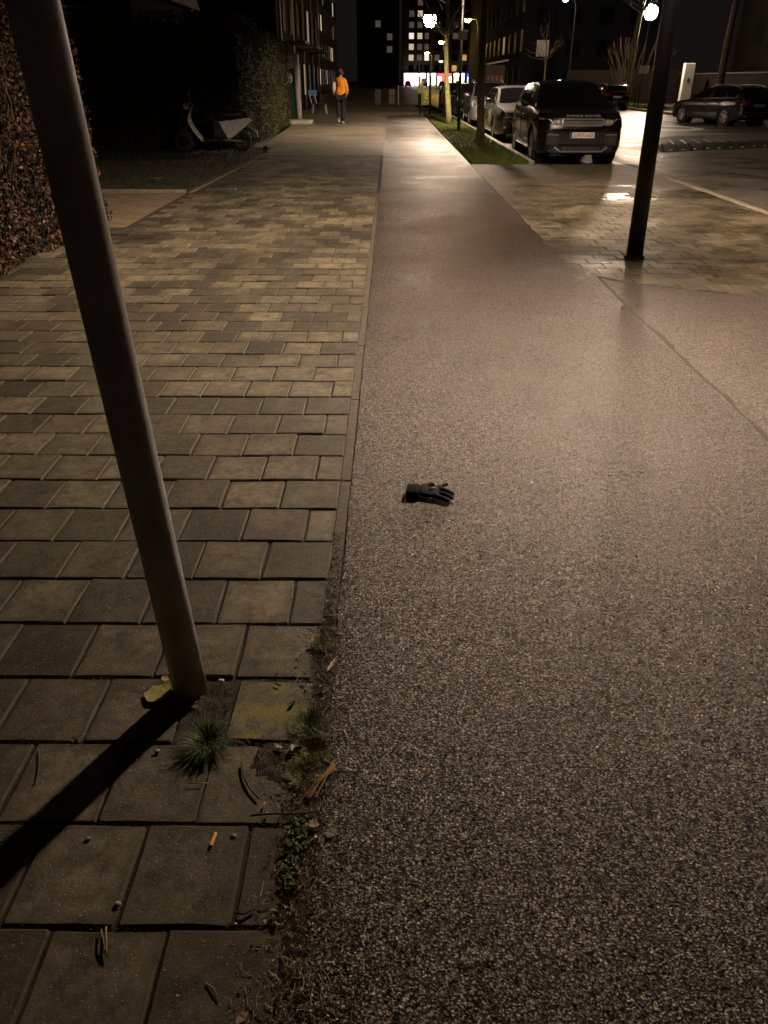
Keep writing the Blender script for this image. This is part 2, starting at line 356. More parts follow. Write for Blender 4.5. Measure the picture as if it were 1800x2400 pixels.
# cycle path: wavy right-hand edge where it meets the driveway, rounded far end
ys = np.concatenate([np.arange(-1.5, 8, .12), np.arange(8, 44.6, .2)])
path = MB(); L_, R_ = [], []
for y in ys:
    xl = -.165 + .008 * fnoise(0, y * 3.1) + .006 * fnoise(3, y * 14)
    if y < 7.4: xr = 1.86 + .035 * fnoise(5, y * .9) + .012 * fnoise(9, y * 6)
    else: xr = 1.69
    t = max(0, (y - 42.6) / 2.0); xl += 1.2 * t * t
    L_.append((xl, y)); R_.append((xr, y))
n = len(ys)
def und(y): return .002 + (.0055 * fnoise(2.2, y * .95) + .003 * fnoise(7.7, y * 2.1)) * min(1, max(0, (y - 8) / 3))
path.add([(x, y, und(y)) for x, y in L_] + [(x, y, und(y)) for x, y in R_] + [(x, y, -.05) for x, y in L_] + [(x, y, -.05) for x, y in R_],
         [(i, n + i, n + i + 1, i + 1) for i in range(n - 1)] + [(2 * n + i, i, i + 1, 2 * n + i + 1) for i in range(n - 1)] + [(n + i, 3 * n + i, 3 * n + i + 1, n + i + 1) for i in range(n - 1)])
pth = path.build('cycle_path', A_path, smooth=True, kind='structure'); pth.data.set_sharp_from_angle(angle=R(40))
sv = MB(); k_ = 0; P_ = []
for y in np.arange(-1.4, 7.3, .05):
    xr = 1.86 + .035 * fnoise(5, y * .9) + .012 * fnoise(9, y * 6); wv = .034 + .030 * fnoise(1, y * 2.2) + .016 * fnoise(4, y * 9)
    P_.append((xr - .004, xr + max(.004, wv), y))
for (a0, b0, y0_), (a1, b1, y1_) in zip(P_[:-1], P_[1:]): sv.add([(a0, y0_, -.002), (b0, y0_, -.0035), (b1, y1_, -.0035), (a1, y1_, -.002)], [(0, 1, 2, 3)])
sv.build('path_seam', mat('seam_bitumen', (.028, .022, .017), .8, var=.4, vscale=60, bump=.8, bscale=150), kind='structure')
# driveway crossing on the right, a little lower than the path
MB().prism([(1.6, -1.5), (30, -1.5), (30, 6.2), (5.1, 6.2), (5.1, 8.6), (1.6, 8.6)], -.08, -.006).build('driveway', A_drive, kind='structure')
# road beyond the gutter
MB().add([(5.16, 6.2, -.07), (15.0, 6.2, -.07), (15.0, 66, -.07), (5.16, 66, -.07)], [(0, 1, 2, 3)]).build('road', A_road, kind='structure')
MB().add([(-40, 66, -.068), (60, 66, -.068), (60, 330, -.068), (-40, 330, -.068)], [(0, 1, 2, 3)]).build('road', A_road, kind='structure')
bay = asphalt('bay_asphalt', (.03, .026, .022), (.085, .07, .06), (.012, .01, .009), scale=120)
MB().add([(3.1, 17.9, -.066), (5.2, 17.9, -.066), (5.2, 66, -.066), (3.1, 66, -.066)], [(0, 1, 2, 3)]).build('parking_bay', bay, kind='structure')

# ---- sidewalk with single pavers
P_mat = paver_mat('concrete_paver', (.040, .033, .021), (.084, .071, .045), (.150, .128, .083))
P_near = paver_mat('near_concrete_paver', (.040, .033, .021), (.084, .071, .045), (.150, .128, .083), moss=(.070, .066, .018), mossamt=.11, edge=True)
P_moss = paver_mat('mossy_paver', (.13, .11, .065), (.14, .12, .065), (.15, .13, .065), moss=(.15, .135, .022), mossamt=.40, edge=True)
P_far = brick_floor_mat('far_paving', (.108, .092, .060), (.172, .147, .098), (.052, .043, .028), .2435, .2587)
side = MB().prism([(-4.7, -1.5), (-.17, -1.5), (-.17, 20.11), (-3.06, 20.11), (-3.2, 13.1), (-4.7, 13.1)], -.06, -.0085).build('sidewalk', M_joint, kind='structure')

def piece(poly, ztop, depth=.05, bev=.005, jit=.0):
    n = len(poly); cx = sum(p[0] for p in poly) / n; cy = sum(p[1] for p in poly) / n
    poly = [(x + random.uniform(-jit, jit), y + random.uniform(-jit, jit)) for x, y in poly]
    vs = []
    for z, ins in ((ztop - depth, 0), (ztop - bev, 0), (ztop, bev)):
        for x, y in poly:
            d = Vector((cx - x, cy - y)); d = d.normalized() * ins * 1.3 if d.length > 1e-6 else d
            vs.append((x + d.x, y + d.y, z))
    f = [tuple(range(2 * n, 3 * n))]
    for r_ in range(2):
        for k in range(n): f.append((r_ * n + k, r_ * n + (k + 1) % n, r_ * n + n + (k + 1) % n, r_ * n + n + k))
    return vs, f
PX, PY, Y0, XE = .2435, .2587, .717, -.215
def shared_pavers(pw, ph, k=9):
    out = []
    for _ in range(k):
        g = .0030; x_, y_ = pw / 2 - g, ph / 2 - g; cor = [(-x_, -y_), (x_, -y_), (x_, y_), (-x_, y_)]; pl = []
        for i_ in range(4):
            a_, b_ = cor[i_], cor[(i_ + 1) % 4]; ch = random.choice((.003, .003, .004, .009)); l_ = math.hypot(b_[0] - a_[0], b_[1] - a_[1])
            for q in (ch / l_, .33, .66, 1 - ch / l_): pl.append((a_[0] + (b_[0] - a_[0]) * q, a_[1] + (b_[1] - a_[1]) * q))
        v, f = piece(pl, 0, jit=.0011)
        out.append(MB().add(v, f))
    return out
full = shared_pavers(PX, PY); half = shared_pavers(PX / 2 - .008, PY, 4)
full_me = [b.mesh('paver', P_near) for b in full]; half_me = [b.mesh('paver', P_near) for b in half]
rest = MB(); count = 0
for row in range(-3, 75):
    yc = Y0 + (row + .5) * PY
    halfrow = (row % 2 == 1)
    xs = []; x = XE
    if halfrow: xs.append((x - PX / 4 + .004, True)); x -= PX / 2 - .008
    xmin = -3.75 if yc < 9.8 else (-3.22 if yc < 13 else -3.1)
    if yc < 2.2: xmin = -1.6 - yc * .3
    while x - PX > xmin: xs.append((x - PX / 2, False)); x -= PX
    if row == 3:   # the irregular row round the signpost
        xs = [(-.3325, 'moss'), (-.702, False)] + [(-.702 - PX * k, False) for k in range(1, 6)]
    for xc, hf in xs:
        z = random.uniform(-.0035, .003) + .003 * fnoise(xc * 2, yc * 2); rz = random.gauss(0, .006)
        tx, ty = random.gauss(0, .009), random.gauss(0, .009)
        jx = random.gauss(0, .0012)
        pitch_z = z
        if row == 2 and hf is False and xc > -.35: xc -= .01
        visible = abs(xc) < .60 + .62 * yc
        if visible and count < 298 and yc > .6:
            if hf == 'moss':
                v, f = piece([(-.112, -.118), (.095, -.128), (.113, .11), (-.108, .118)], 0); me = MB().add(v, f).mesh('paver', P_moss)
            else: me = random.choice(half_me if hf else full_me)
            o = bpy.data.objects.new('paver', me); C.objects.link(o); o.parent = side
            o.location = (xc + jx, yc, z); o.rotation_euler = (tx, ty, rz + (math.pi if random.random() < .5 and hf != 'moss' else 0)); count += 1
        elif yc > .3:
            src = random.choice(half if hf else full)
            Mx = Matrix.Translation((xc + jx, yc, z)) @ Matrix.Rotation(rz, 4, 'Z') @ Matrix.Rotation(tx, 4, 'X') @ Matrix.Rotation(ty, 4, 'Y')
            rest.add([Mx @ Vector(p) for p in src.v], src.f)
rest.build('paver_field', P_mat, side, kind='stuff')
ROWEND = Y0 + 75 * PY
far_side = MB().prism([(-2.98, ROWEND), (-.17, ROWEND), (-.17, 42.6), (.3, 43.6), (1.0, 44.4), (1.7, 44.7), (1.7, 66), (-5.2, 66), (-5.2, 34.6), (-3.9, 33.8), (-3.5, 24), (-2.98, 20.6)], -.06, -.002)
far_side.build('far_sidewalk', P_far, kind='structure')
MB().prism([(-3.215, 13.12), (-3.13, 13.12), (-2.985, 20.5), (-3.1, 20.5)], -.06, -.006).build('sidewalk_edge', mat('edge_concrete', (.20, .15, .09), .85, var=.3, bump=.4), kind='structure')

# edging of soil between the pavers and the asphalt
M_soil = mat('damp_soil', (.040, .029, .019), .9, var=.5, vscale=70, bump=1., bscale=260)
sm_ = MB()
def soil_z(x, y): return -.007 + .007 * fnoise(x * 30, y * 30) + .004 * fnoise(x * 110, y * 110)
us = np.linspace(-.235, -.148, 8); vs_ = np.arange(.4, 13., .014)
sm_.grid(lambda u, v: (u, v, soil_z(u, v) + (.004 if v < 2 else -.001)), list(us), list(vs_))
def patch_z(x, y):
    e = 1 - ((x + .285) / .115) ** 2 - ((y - 1.44) / .115) ** 2 + .5 * fnoise(x * 14, y * 14) + .35 * fnoise(x * 45, y * 45)
    e2 = 1 - ((x + .50) / .075) ** 2 - ((y - 1.62) / .16) ** 2 + .4 * fnoise(x * 16, y * 16, 3)
    e3 = 1 - ((x + .22) / .07) ** 2 - ((y - 1.22) / .30) ** 2 + .5 * fnoise(x * 18, y * 18, 5)
    return -.014 + min(.02, .016 * max(e, e2 * .8, e3 * .85)) + .002 * fnoise(x * 120, y * 120)
sm_.grid(lambda u, v: (u, v, patch_z(u, v)), list(np.arange(-.66, -.12, .008)), list(np.arange(.85, 1.86, .008)))
sm_.build('soil', M_soil, smooth=True, kind='structure')
kerb_m = mat('edging_concrete', (.06, .049, .033), .85, var=.35, vscale=20, bump=.5)
edge = None
ed = bpy.data.objects.new('edging', None); C.objects.link(ed); ed['kind'] = 'structure'
ev, ef = piece([(-.021, -.495), (.021, -.495), (.021, .495), (-.021, .495)], 0, .05, .004)
eme = MB().add(ev, ef).mesh('edging_stone', kerb_m)
for k in range(11):
    o = bpy.data.objects.new('edging_stone', eme); C.objects.link(o); o.parent = ed; o.location = (-.192 + random.gauss(0, .002), 2.55 + k, -.004 + random.gauss(0, .001)); o.rotation_euler.z = random.gauss(0, .003)

# ---- paved parking apron on the right
apron = MB().prism([(1.70, 7.3), (2.1, 6.9), (3.1, 6.42), (4.2, 6.25), (5.0, 6.25), (5.0, 17.85), (1.70, 17.85)], -.06, -.010).build('parking_apron', M_joint, kind='structure')
bound = [(1.705, 17.85), (1.705, 7.46), (1.86, 7.16), (2.1, 6.93), (2.5, 6.68), (3.1, 6.42), (4.0, 6.28), (5.0, 6.22), (5.0, 17.85)]
def clip(poly, bnd):
    out = poly
    for i in range(len(bnd)):
        a, b_ = bnd[i], bnd[(i + 1) % len(bnd)]
        inp = out; out = []
        def sd(p): return (b_[0] - a[0]) * (p[1] - a[1]) - (b_[1] - a[1]) * (p[0] - a[0])
        for k in range(len(inp)):
            p, q = inp[k], inp[(k + 1) % len(inp)]; dp, dq = sd(p), sd(q)
            if dp >= 0: out.append(p)
            if (dp >= 0) != (dq >= 0):
                t = dp / (dp - dq); out.append((p[0] + t * (q[0] - p[0]), p[1] + t * (q[1] - p[1])))
        if len(out) < 3: return []
    return out
def area(p): return .5 * abs(sum(p[k][0] * p[(k + 1) % len(p)][1] - p[(k + 1) % len(p)][0] * p[k][1] for k in range(len(p))))
aw, ah_ = .225, .215; cnt = 0; arest = MB()
A_mat = paver_mat('apron_paver', (.066, .055, .036), (.098, .083, .053), (.136, .115, .076), rough=.5, wet=.22)
afull = shared_pavers(aw, ah_); afm = [b.mesh('paver', A_mat) for b in afull]
wet_me = [b.mesh('paver', paver_mat('damp_paver', (.066, .055, .036), (.098, .083, .053), (.136, .115, .076), rough=.26)) for b in afull]
for row in range(0, 40):
    for col in range(-2, 18):
        lx, ly = 1.6 + (col + (row % 2) * .5) * aw, 6.1 + row * ah_
        if ly > 14.2: continue
        x, y = lx, ly
        g = .0028
        rect = [(x - aw / 2 + g, y - ah_ / 2 + g), (x + aw / 2 - g, y - ah_ / 2 + g), (x + aw / 2 - g, y + ah_ / 2 - g), (x - aw / 2 + g, y + ah_ / 2 - g)]
        c_ = clip(rect, bound)
        if not c_ or area(c_) < .004: continue
        z = -.002 + random.uniform(-.003, .002); whole = abs(area(c_) - area(rect)) < 1e-6
        if whole: me = None
        else:
            mx_, my_ = sum(p[0] for p in c_) / len(c_), sum(p[1] for p in c_) / len(c_)
            v, f = piece([(p[0] - mx_, p[1] - my_) for p in c_], 0)
        if 3.15 < x < 4.45 and 12.1 < y < 13.1 and whole and fnoise(x * 1.9, y * 3.1, 5) > .02:
            o = bpy.data.objects.new('paver', random.choice(wet_me)); C.objects.link(o); o.parent = apron; o.location = (x, y, z); o.rotation_euler = (random.gauss(0, .006), random.gauss(0, .004), 0); continue
        seen = x < .58 * y + .3
        if seen and cnt < 298:
            o = bpy.data.objects.new('paver', random.choice(afm) if whole else MB().add(v, f).mesh('paver', A_mat)); C.objects.link(o); o.parent = apron
            o.location = (x, y, z) if whole else (mx_, my_, z); o.rotation_euler = (random.gauss(0, .004), random.gauss(0, .004), 0); cnt += 1
        else:
            src = random.choice(afull) if whole else MB().add(v, f); b0 = (x, y) if whole else (mx_, my_)
            arest.add([(p[0] + b0[0], p[1] + b0[1], p[2] + z) for p in src.v], src.f)
arest.build('paver_field', A_mat, apron, kind='stuff')
MB().prism([(1.705, 14.2), (5.0, 14.2), (5.0, 17.85), (1.705, 17.85)], -.05, -.004).build('apron_far_paving', P_far, kind='structure')
# kerb stones along the gutter, the verge and the bay
K_m = mat('kerb_stone', (.22, .19, .14), .7, var=.3, vscale=12, bump=.4)
def kerb_run(x0, y0, x1, y1, wdt=.13, top=.01, seg=1.0):
    root = bpy.data.objects.new('kerb', None); C.objects.link(root); root['kind'] = 'structure'
    Lk = math.hypot(x1 - x0, y1 - y0); k = max(1, int(Lk / seg)); a = math.atan2(y1 - y0, x1 - x0)
    me = MB().box((0, 0, -.1), (Lk / k - .008, wdt, .2), bev=.012).mesh('kerb_stone', K_m)
    for i in range(k):
        t = (i + .5) / k; o = bpy.data.objects.new('kerb_stone', me); C.objects.link(o); o.parent = root
        o.location = (x0 + (x1 - x0) * t, y0 + (y1 - y0) * t, top + random.uniform(-.004, .004)); o.rotation_euler.z = a + random.gauss(0, .003)
kerb_run(5.08, 6.3, 5.08, 17.9, top=.004)
kerb_run(3.02, 17.95, 3.02, 44.0, .12, .055)
kerb_run(1.72, 44.1, 3.0, 44.1, .12, .05)
kerb_run(15.1, 14, 15.1, 66, .15, .05, 2.0)
MB().add([(5.145, 6.3, -.064), (5.44, 6.3, -.064), (5.44, 22, -.064), (5.145, 22, -.064)], [(0, 1, 2, 3)]).build('gutter', mat('gutter_concrete', (.10, .085, .065), .5, var=.4, bump=.3), kind='structure')
# pale strip at the bay corner and worn markings on the road
M_mark = mat('road_paint', (.62, .60, .55), .45, var=.35, vscale=25, bump=.2)
mk = MB()
mk.add([(4.93, 18.0, -.061), (5.12, 17.98, -.061), (5.13, 20.2, -.061), (4.98, 20.2, -.061)], [(0, 1, 2, 3)])
mk.build('road_marking', M_mark, kind='structure')
mk = MB(); n_ = 26
for k in range(n_):
    a0, a1 = 2 * math.pi * k / n_, 2 * math.pi * (k + 1) / n_
    mk.add([(10.7 + 1.35 * math.cos(a0), 33.5 + 1.9 * math.sin(a0), -.0655), (10.7 + 1.35 * math.cos(a1), 33.5 + 1.9 * math.sin(a1), -.0655),
            (10.7 + .95 * math.cos(a1), 33.5 + 1.3 * math.sin(a1), -.0655), (10.7 + .95 * math.cos(a0), 33.5 + 1.3 * math.sin(a0), -.0655)], [(0, 1, 2, 3)])
mk.build('road_marking', M_mark, kind='structure')
for tri in ([(5.9, 20.6), (6.75, 21.7), (6.1, 24.2)], [(6.2, 25.6), (7.2, 26.2), (6.3, 28.3)]):
    MB().prism(tri, -.0685, -.0655).build('road_marking', M_mark, kind='structure')
# speed hump
hp = thing('speed_hump', 'low dark speed hump with a studded front edge across the wet road', 'speed hump')
M_hump = asphalt('hump_asphalt', (.02, .018, .016), (.055, .048, .042), (.008, .008, .007), scale=60, rough=.55)
A_, B_, Cc, D_ = Vector((6.55, 21.6)), Vector((13.2, 24.9)), Vector((13.2, 29.6)), Vector((8.4, 27.4))
def hump(u, v):
    p = (A_ * (1 - u) + B_ * u) * (1 - v) + (D_ * (1 - u) + Cc * u) * v
    hgt = .12 * min(1, v / .16, (1 - v) / .25) * min(1, u / .06 + .02)
    return (p.x, p.y, -.068 + max(.004, hgt))
MB().grid(hump, list(np.linspace(0, 1, 24)), [0, .04, .08, .12, .16, .3, .5, .75, .85, .95, 1]).build('hump_body', M_hump, hp, smooth=True)
M_stud = mat('pale_stud', (.35, .32, .28), .4)
for k in range(16):
    p = A_.lerp(B_, .05 + k * .058)
    MB().lathe([(.05, 0), (.045, .02), (.02, .03)], 8, (p.x, p.y + .07, -.04)).build('stud', M_stud, hp)
for k in range(14):
    u = .07 + k * .066; p0 = Vector(hump(u, .03)); p1 = Vector(hump(u - .012, .16)); p2 = Vector(hump(u - .03, .42))
    MB().tube([p0 + Vector((0, 0, .004)), p1 + Vector((0, 0, .004)), p2 + Vector((0, 0, .003))], [.05, .045, .03], 6, sq=.25).build('rib', M_black, hp)

# verges and their grass
M_turf = mat('turf_soil', (.075, .085, .024), .95, var=.4, vscale=20, bump=.8, bscale=90)
def verge(poly, z):
    return MB().prism(poly, -.06, z).build('verge', M_turf, kind='structure')
verge([(1.72, 17.95), (2.95, 17.95), (2.95, 44), (1.72, 44)], .028)
verge([(15.18, 14), (18.2, 14), (18.2, 43), (15.18, 46)], .04); verge([(15.18, 50), (18.2, 50), (18.2, 66), (15.18, 66)], .04)
MT_ = M_turf; M_turf = mat('shaded_lawn_soil', (.022, .021, .010), .95, var=.4, vscale=20, bump=.8, bscale=90)  # turf again, with the left lawn's shade put into its colour
verge([(-8.2, 13.2), (-3.22, 13.2), (-2.99, 20.4), (-3.45, 22.2), (-8.2, 22.2)], .02)
MB().prism([(18.2, 14), (21, 14), (21, 66), (18.2, 66)], -.06, .03).build('opposite_pavement', P_far, kind='structure')
MB().prism([(15.18, 46), (18.2, 43), (18.2, 50), (15.18, 50)], -.06, .03).build('opposite_driveway', P_far, kind='structure')
def grass(nb, region, hgt, label, m, zoff):
    g = MB()
    for _ in range(nb):
        x, y = region(); h = hgt * random.uniform(.5, 1.2); a = random.uniform(0, 6.28); wd = .006 + .0005 * y * .3; b_ = random.gauss(0, .5) * h; c_ = random.gauss(0, .5) * h
        dx, dy = math.cos(a) * wd, math.sin(a) * wd
        g.add([(x - dx, y - dy, zoff), (x + dx, y + dy, zoff), (x + b_, y + c_, zoff + h)], [(0, 1, 2)])
    o = g.build('grass', m, kind='stuff'); o['label'] = label; o['category'] = 'grass'
M_grass = leaf_mat('verge_grass', [(.055, .085, .012), (.10, .135, .020), (.14, .17, .03)])
grass(16000, lambda: (random.uniform(1.72, 2.94), 17.97 + 26 * random.random() ** 1.6), .055, 'short green grass on the tree verge beside the parked cars', M_grass, .026)
grass(4000, lambda: (random.uniform(15.2, 18.1), random.uniform(50, 66)), .09, 'dim grass strip on the far side of the road', M_grass, .038)
def left_reg():
    y = random.uniform(13.4, 22); return (random.uniform(-7.8, -3.25 + max(0, y - 13.2) * .03), y)
grass(9000, left_reg, .05, 'dark lawn in front of the parked scooter', leaf_mat('shaded_lawn', [(.014, .018, .005), (.026, .030, .008), (.05, .05, .016)]), .018)  # same grass as the verge, its colour darkened to stand for shade
kerb_run(-5.2, 13.25, -3.25, 13.15, .06, .035)
MB().prism([(-8.2, 9.6), (-3.22, 9.6), (-3.22, 13.1), (-8.2, 13.1)], -.06, -.008).build('house_driveway', mat('drive_concrete', (.17, .125, .075), .85, var=.35, vscale=5, bump=.4), kind='structure')

# ================================================================== STREET LAMPS
def glow(name, strength, col=WARM): return mat(name, col, .5, var=0, emit=strength, ecol=col)
def lantern_post(name, label, x, y, H, r0, L, col=WARM, group=None, lean=(0, 0), gname='lantern_glow', pm=M_post, lr=.15, lh=.34):
    t = thing(name, label, 'street lamp', (x, y, -.02), 0, group)
    lx, ly = lean
    MB().tube([(0, 0, 0), (lx * .25, ly * .25, H * .25), (lx, ly, H - .1)], [r0, r0 * .97, r0 * .62], 20).build('post', pm, t, smooth=True)
    MB().lathe([(r0 * .7, 0), (r0 * .95, .04), (lr * .75, .10), (lr * .8, .13)], 18, (lx, ly, H - .12)).build('collar', pm, t)
    MB().ball((lx, ly, H + lh * .55), lr, 18, 12, (1, 1, lh * .56 / lr)).build('diffuser', glow(gname, L, col), t, smooth=True)
    MB().lathe([(lr * .95, 0), (lr * .93, .02), (lr * .5, .10), (.015, .15)], 18, (lx, ly, H + lh * .88)).build('cap', pm, t)
    return t
def shielded_post(label, x, y, H, r0, L, gname='near_lantern_glow', tilt=(0, 0)):
    """post-top lantern under an added, unseen bell hood that trims low-angle light"""
    t = thing('street_lamp', label, 'street lamp', (x, y, -.02))
    MB().tube([(0, 0, 0), (-.012, 0, 1.0), (-.03, 0, H + .02)], [r0, r0 * .96, r0 * .7], 24).build('post', M_post, t, smooth=True)
    MB().lathe([(r0 * 1.25, 0), (r0 * 1.25, .012), (r0 * 1.02, .02)], 24, (0, 0, .02)).build('base_collar', M_post, t)
    MB().lathe([(.05, -.10), (.085, -.03), (.10, -.004)], 20, (-.03, 0, H)).build('neck', M_post, t)
    MB().lathe([(.10, 0), (.10, .12)], 24, (-.03, 0, H)).build('diffuser', glow(gname, L), t)
    sh = MB().lathe([(.32, -.055), (.327, -.055), (.325, .0), (.29, .14), (.12, .22), (.02, .25)], 36, (-.03, 0, H), cap0=False)
    sh.v = [(a_, b_, c_ + tilt[0] * (a_ + .03) + tilt[1] * b_) for a_, b_, c_ in sh.v]   # added hood, rim skewed to dim the ground towards the camera
    sh.build('cutoff_shade', M_post, t)
    return t
shielded_post('black lamp post standing on the paved apron, its lantern above the picture', 2.45, 8.0, 4.05, .08, NEAR_L, tilt=(.05, .062))
lantern_post('street_lamp', 'brightly lit white street lamp at the far end of the cycle path', 1.98, 43.4, 3.75, .055, MID_L, gname='mid_lantern_glow', lean=(-.12, 0), lr=.30, lh=.58)
lantern_post('street_lamp', 'lit street lamp across the road, glaring beside the near black post', 16.2, 58, 4.9, .06, RIGHT_L, gname='right_lantern_glow', lean=(.25, 0), lr=.40, lh=.76)
SOD = (1.0, .62, .10)
def arm_lamp(label, x, y, z, L, col, gname, side_=-1, s=.22):
    t = thing('street_lamp', label, 'street lamp', (x, y, -.07))
    H = z + .07
    MB().tube([(-side_ * 1.0, 0, 0), (-side_ * 1.0, 0, H - .5), (-side_ * .8, 0, H + .1), (0, 0, H + .18)], [.09, .065, .055, .05], 10).build('post', mat('galvanised_post', (.16, .15, .14), .5, .3), t, smooth=True)
    MB().box((0, 0, H + .17), (s * 2.2, s * 1.3, .12), bev=.03).build('housing', M_black, t)
    MB().ball((0, 0, H + .02), s, 12, 8, (1.1, .8, .6)).build('diffuser', glow(gname, L, col), t, smooth=True)
arm_lamp('yellow sodium street lamp seen beyond the thick tree trunk', 7.15, 85, 6.4, SODIUM_L, SOD, 'sodium_glow', -1, .26)
arm_lamp('yellow sodium street lamp left of the pale branching tree', 7.27, 130, 6.3, SODIUM_L, SOD, 'sodium_glow', -1, .34)
arm_lamp('small yellow street lamp below the bright white lamp', 7.25, 180, 6.3, SODIUM_L, SOD, 'sodium_glow', -1, .36)
arm_lamp('tiny pale street lamp in front of the far apartment block', 10.1, 180, 4.85, 120, (1, .8, .5), 'pale_glow', -1, .22)
arm_lamp('tall street lamp with a cold white head behind the black car', 16.1, 85, 7.95, 60, (.55, .85, 1.0), 'cold_glow', -1, .2)

# ================================================================== THE LEANING SIGNPOST
t = thing('signpost', 'tall grey metal signpost leaning left in the foreground beside the moss', 'post', (-.576, 1.70, -.02))
M_galv = mat('weathered_galvanised', (.50, .49, .47), .42, 0, var=.3, vscale=5, bump=.15, bscale=45)
MB().tube([(0, 0, 0), (-.026, 0, .5), (-.052, 0, 1.0), (-.105, 0, 2.05), (-.128, 0, 2.5)], .0485, 40).build('pole', M_galv, t, smooth=True)
MB().lathe([(.0505, 0), (.0505, .03), (.04, .045)], 30, (-.127, 0, 2.49)).build('cap', M_black, t)
MB().box((-.131, -.055, 2.62), (.5, .012, .35), bev=.004).build('sign_plate', mat('sign_back', (.3, .3, .3), .4, .5), t)
MB().tube([(-.1315, 0, 2.5), (-.14, 0, 2.85)], .03, 16).build('mast', M_galv, t)

# ================================================================== HEDGES
def leaf(m_, c, nrm, size, roll, fold=.25, asp=.62):
    n_ = Vector(nrm).normalized(); a = n_.orthogonal().normalized(); a = Matrix.Rotation(roll, 3, n_) @ a; b_ = n_.cross(a)
    c = Vector(c); s = size; w_ = s * asp
    m_.add([c - a * s * .5, c - a * s * .12 + b_ * w_ * .5 + n_ * fold * w_, c + a * s * .25 + b_ * w_ * .4 + n_ * fold * w_, c + a * s * .5 - n_ * .1 * s, c + a * s * .25 - b_ * w_ * .4 + n_ * fold * w_, c - a * s * .12 - b_ * w_ * .5 + n_ * fold * w_],
           [(0, 1, 2, 3), (0, 3, 4, 5)])
def rnd_dir(base, spread):
    v = Vector((random.gauss(0, 1), random.gauss(0, 1), random.gauss(0, 1))).normalized()
    return (Vector(base) + v * spread).normalized()
bh = thing('beech_hedge', 'clipped beech hedge with brown winter leaves at the left edge', 'hedge', (-3.9, 8, 0))
BX0, BX1, BY0, BY1, BH = -1.0, .46, -3.4, 2.12, 2.28   # local to (-3.9, 8)
lm = MB()
def bulge(y, z): return .09 * fnoise(y * 1.5, z * 1.5) + .05 * fnoise(y * 4, z * 4, 2) - .05 * z
for _ in range(12500):
    y = random.uniform(BY0, BY1); z = random.uniform(.03, BH)
    if fnoise(y * 2.2, z * 2.2, 7) + .6 * fnoise(y * 6, z * 6, 1) < -.35 and random.random() < .6: continue
    d = abs(random.gauss(0, .05))
    x = BX1 - .04 + bulge(y, z) - d
    leaf(lm, (x, y, z), rnd_dir((1, 0, .25), .9), random.uniform(.035, .062), random.uniform(0, 6.28))
for _ in range(5500):
    x = random.uniform(BX0, BX1 - .05); z = random.uniform(.03, BH)
    if fnoise(x * 4, z * 4, 11) < -.3: continue
    leaf(lm, (x - .05 * z * (x > .2), BY1 - abs(random.gauss(0, .05)) + .06 * fnoise(x * 3, z * 3, 4), z), rnd_dir((0, 1, .2), .9), random.uniform(.035, .06), random.uniform(0, 6.28))
for _ in range(3500):
    x = random.uniform(BX0, BX1 - .12); y = random.uniform(BY0, BY1)
    leaf(lm, (x, y, BH - abs(random.gauss(0, .05)) + .05 * fnoise(x * 3, y * 3)), rnd_dir((0, 0, 1), .9), random.uniform(.035, .06), random.uniform(0, 6.28))
o = lm.build('foliage', leaf_mat('beech_leaf', [(.010, .005, .003), (.022, .010, .005), (.035, .015, .007), (.06, .027, .012), (.105, .048, .020), (.17, .085, .038)], .5), bh, kind='stuff')
st = MB()
for _ in range(170):
    x = random.uniform(BX0 + .15, BX1 - .16); y = random.uniform(BY0, BY1 - .1); p = Vector((x, y, 0)); pts = [p.copy()]
    for k in range(5): p = p + Vector((random.gauss(0, .06), random.gauss(0, .07), BH * .2)); p.x = min(p.x, BX1 - .1); pts.append(p.copy())
    st.tube(pts, [.012, .010, .008, .006, .004, .002], 5)
st.build('stems', M_twig, bh)
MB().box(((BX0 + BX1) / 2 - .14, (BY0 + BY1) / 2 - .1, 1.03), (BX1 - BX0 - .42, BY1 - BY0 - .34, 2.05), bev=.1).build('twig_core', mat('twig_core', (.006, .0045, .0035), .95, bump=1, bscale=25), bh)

eh = thing('evergreen_hedge', 'tall dark evergreen hedge behind the parked scooter', 'hedge', (-6, 22, 0))
em = MB()
def ebul(a, z): return .16 * fnoise(a * .9, z * .9, 3) + .07 * fnoise(a * 3, z * 3, 8)
def ehgt(y): return 2.98 - .02 * y
# front face (towards the camera), then the street face
for _ in range(15000):
    x = random.uniform(-3.2, 2.3); z = 3.0 * random.random()
    leaf(em, (x, -.05 - ebul(x, z) + abs(random.gauss(0, .08)), z), rnd_dir((0, -1, .3), .9), random.uniform(.05, .085), random.uniform(0, 6.28), asp=.5)
for _ in range(15000):
    y = random.uniform(0, 12.2); z = ehgt(y) * random.random(); xs_ = 2.32 - .025 * y
    leaf(em, (xs_ + ebul(y, z) - abs(random.gauss(0, .08)), y, z), rnd_dir((1, 0, .3), .9), random.uniform(.05, .085), random.uniform(0, 6.28), asp=.5)
for _ in range(3500):
    x = random.uniform(.9, 2.1); z = random.uniform(0, 2.75)
    leaf(em, (x, 12.2 - abs(random.gauss(0, .08)) + ebul(x, z), z), rnd_dir((0, 1, .3), .9), random.uniform(.05, .085), random.uniform(0, 6.28), asp=.5)
for _ in range(5000):
    y = random.uniform(0, 12.2); x = random.uniform(-3.2, 2.25)
    if y > 1.5 and x < .9: continue
    leaf(em, (x, y, ehgt(y) + ebul(x, y) * .7), rnd_dir((0, 0, 1), .9), random.uniform(.05, .085), random.uniform(0, 6.28), asp=.5)
em.build('foliage', leaf_mat('evergreen_leaf', [(.020, .026, .009), (.055, .060, .018), (.14, .13, .034)], .6), eh, kind='stuff')
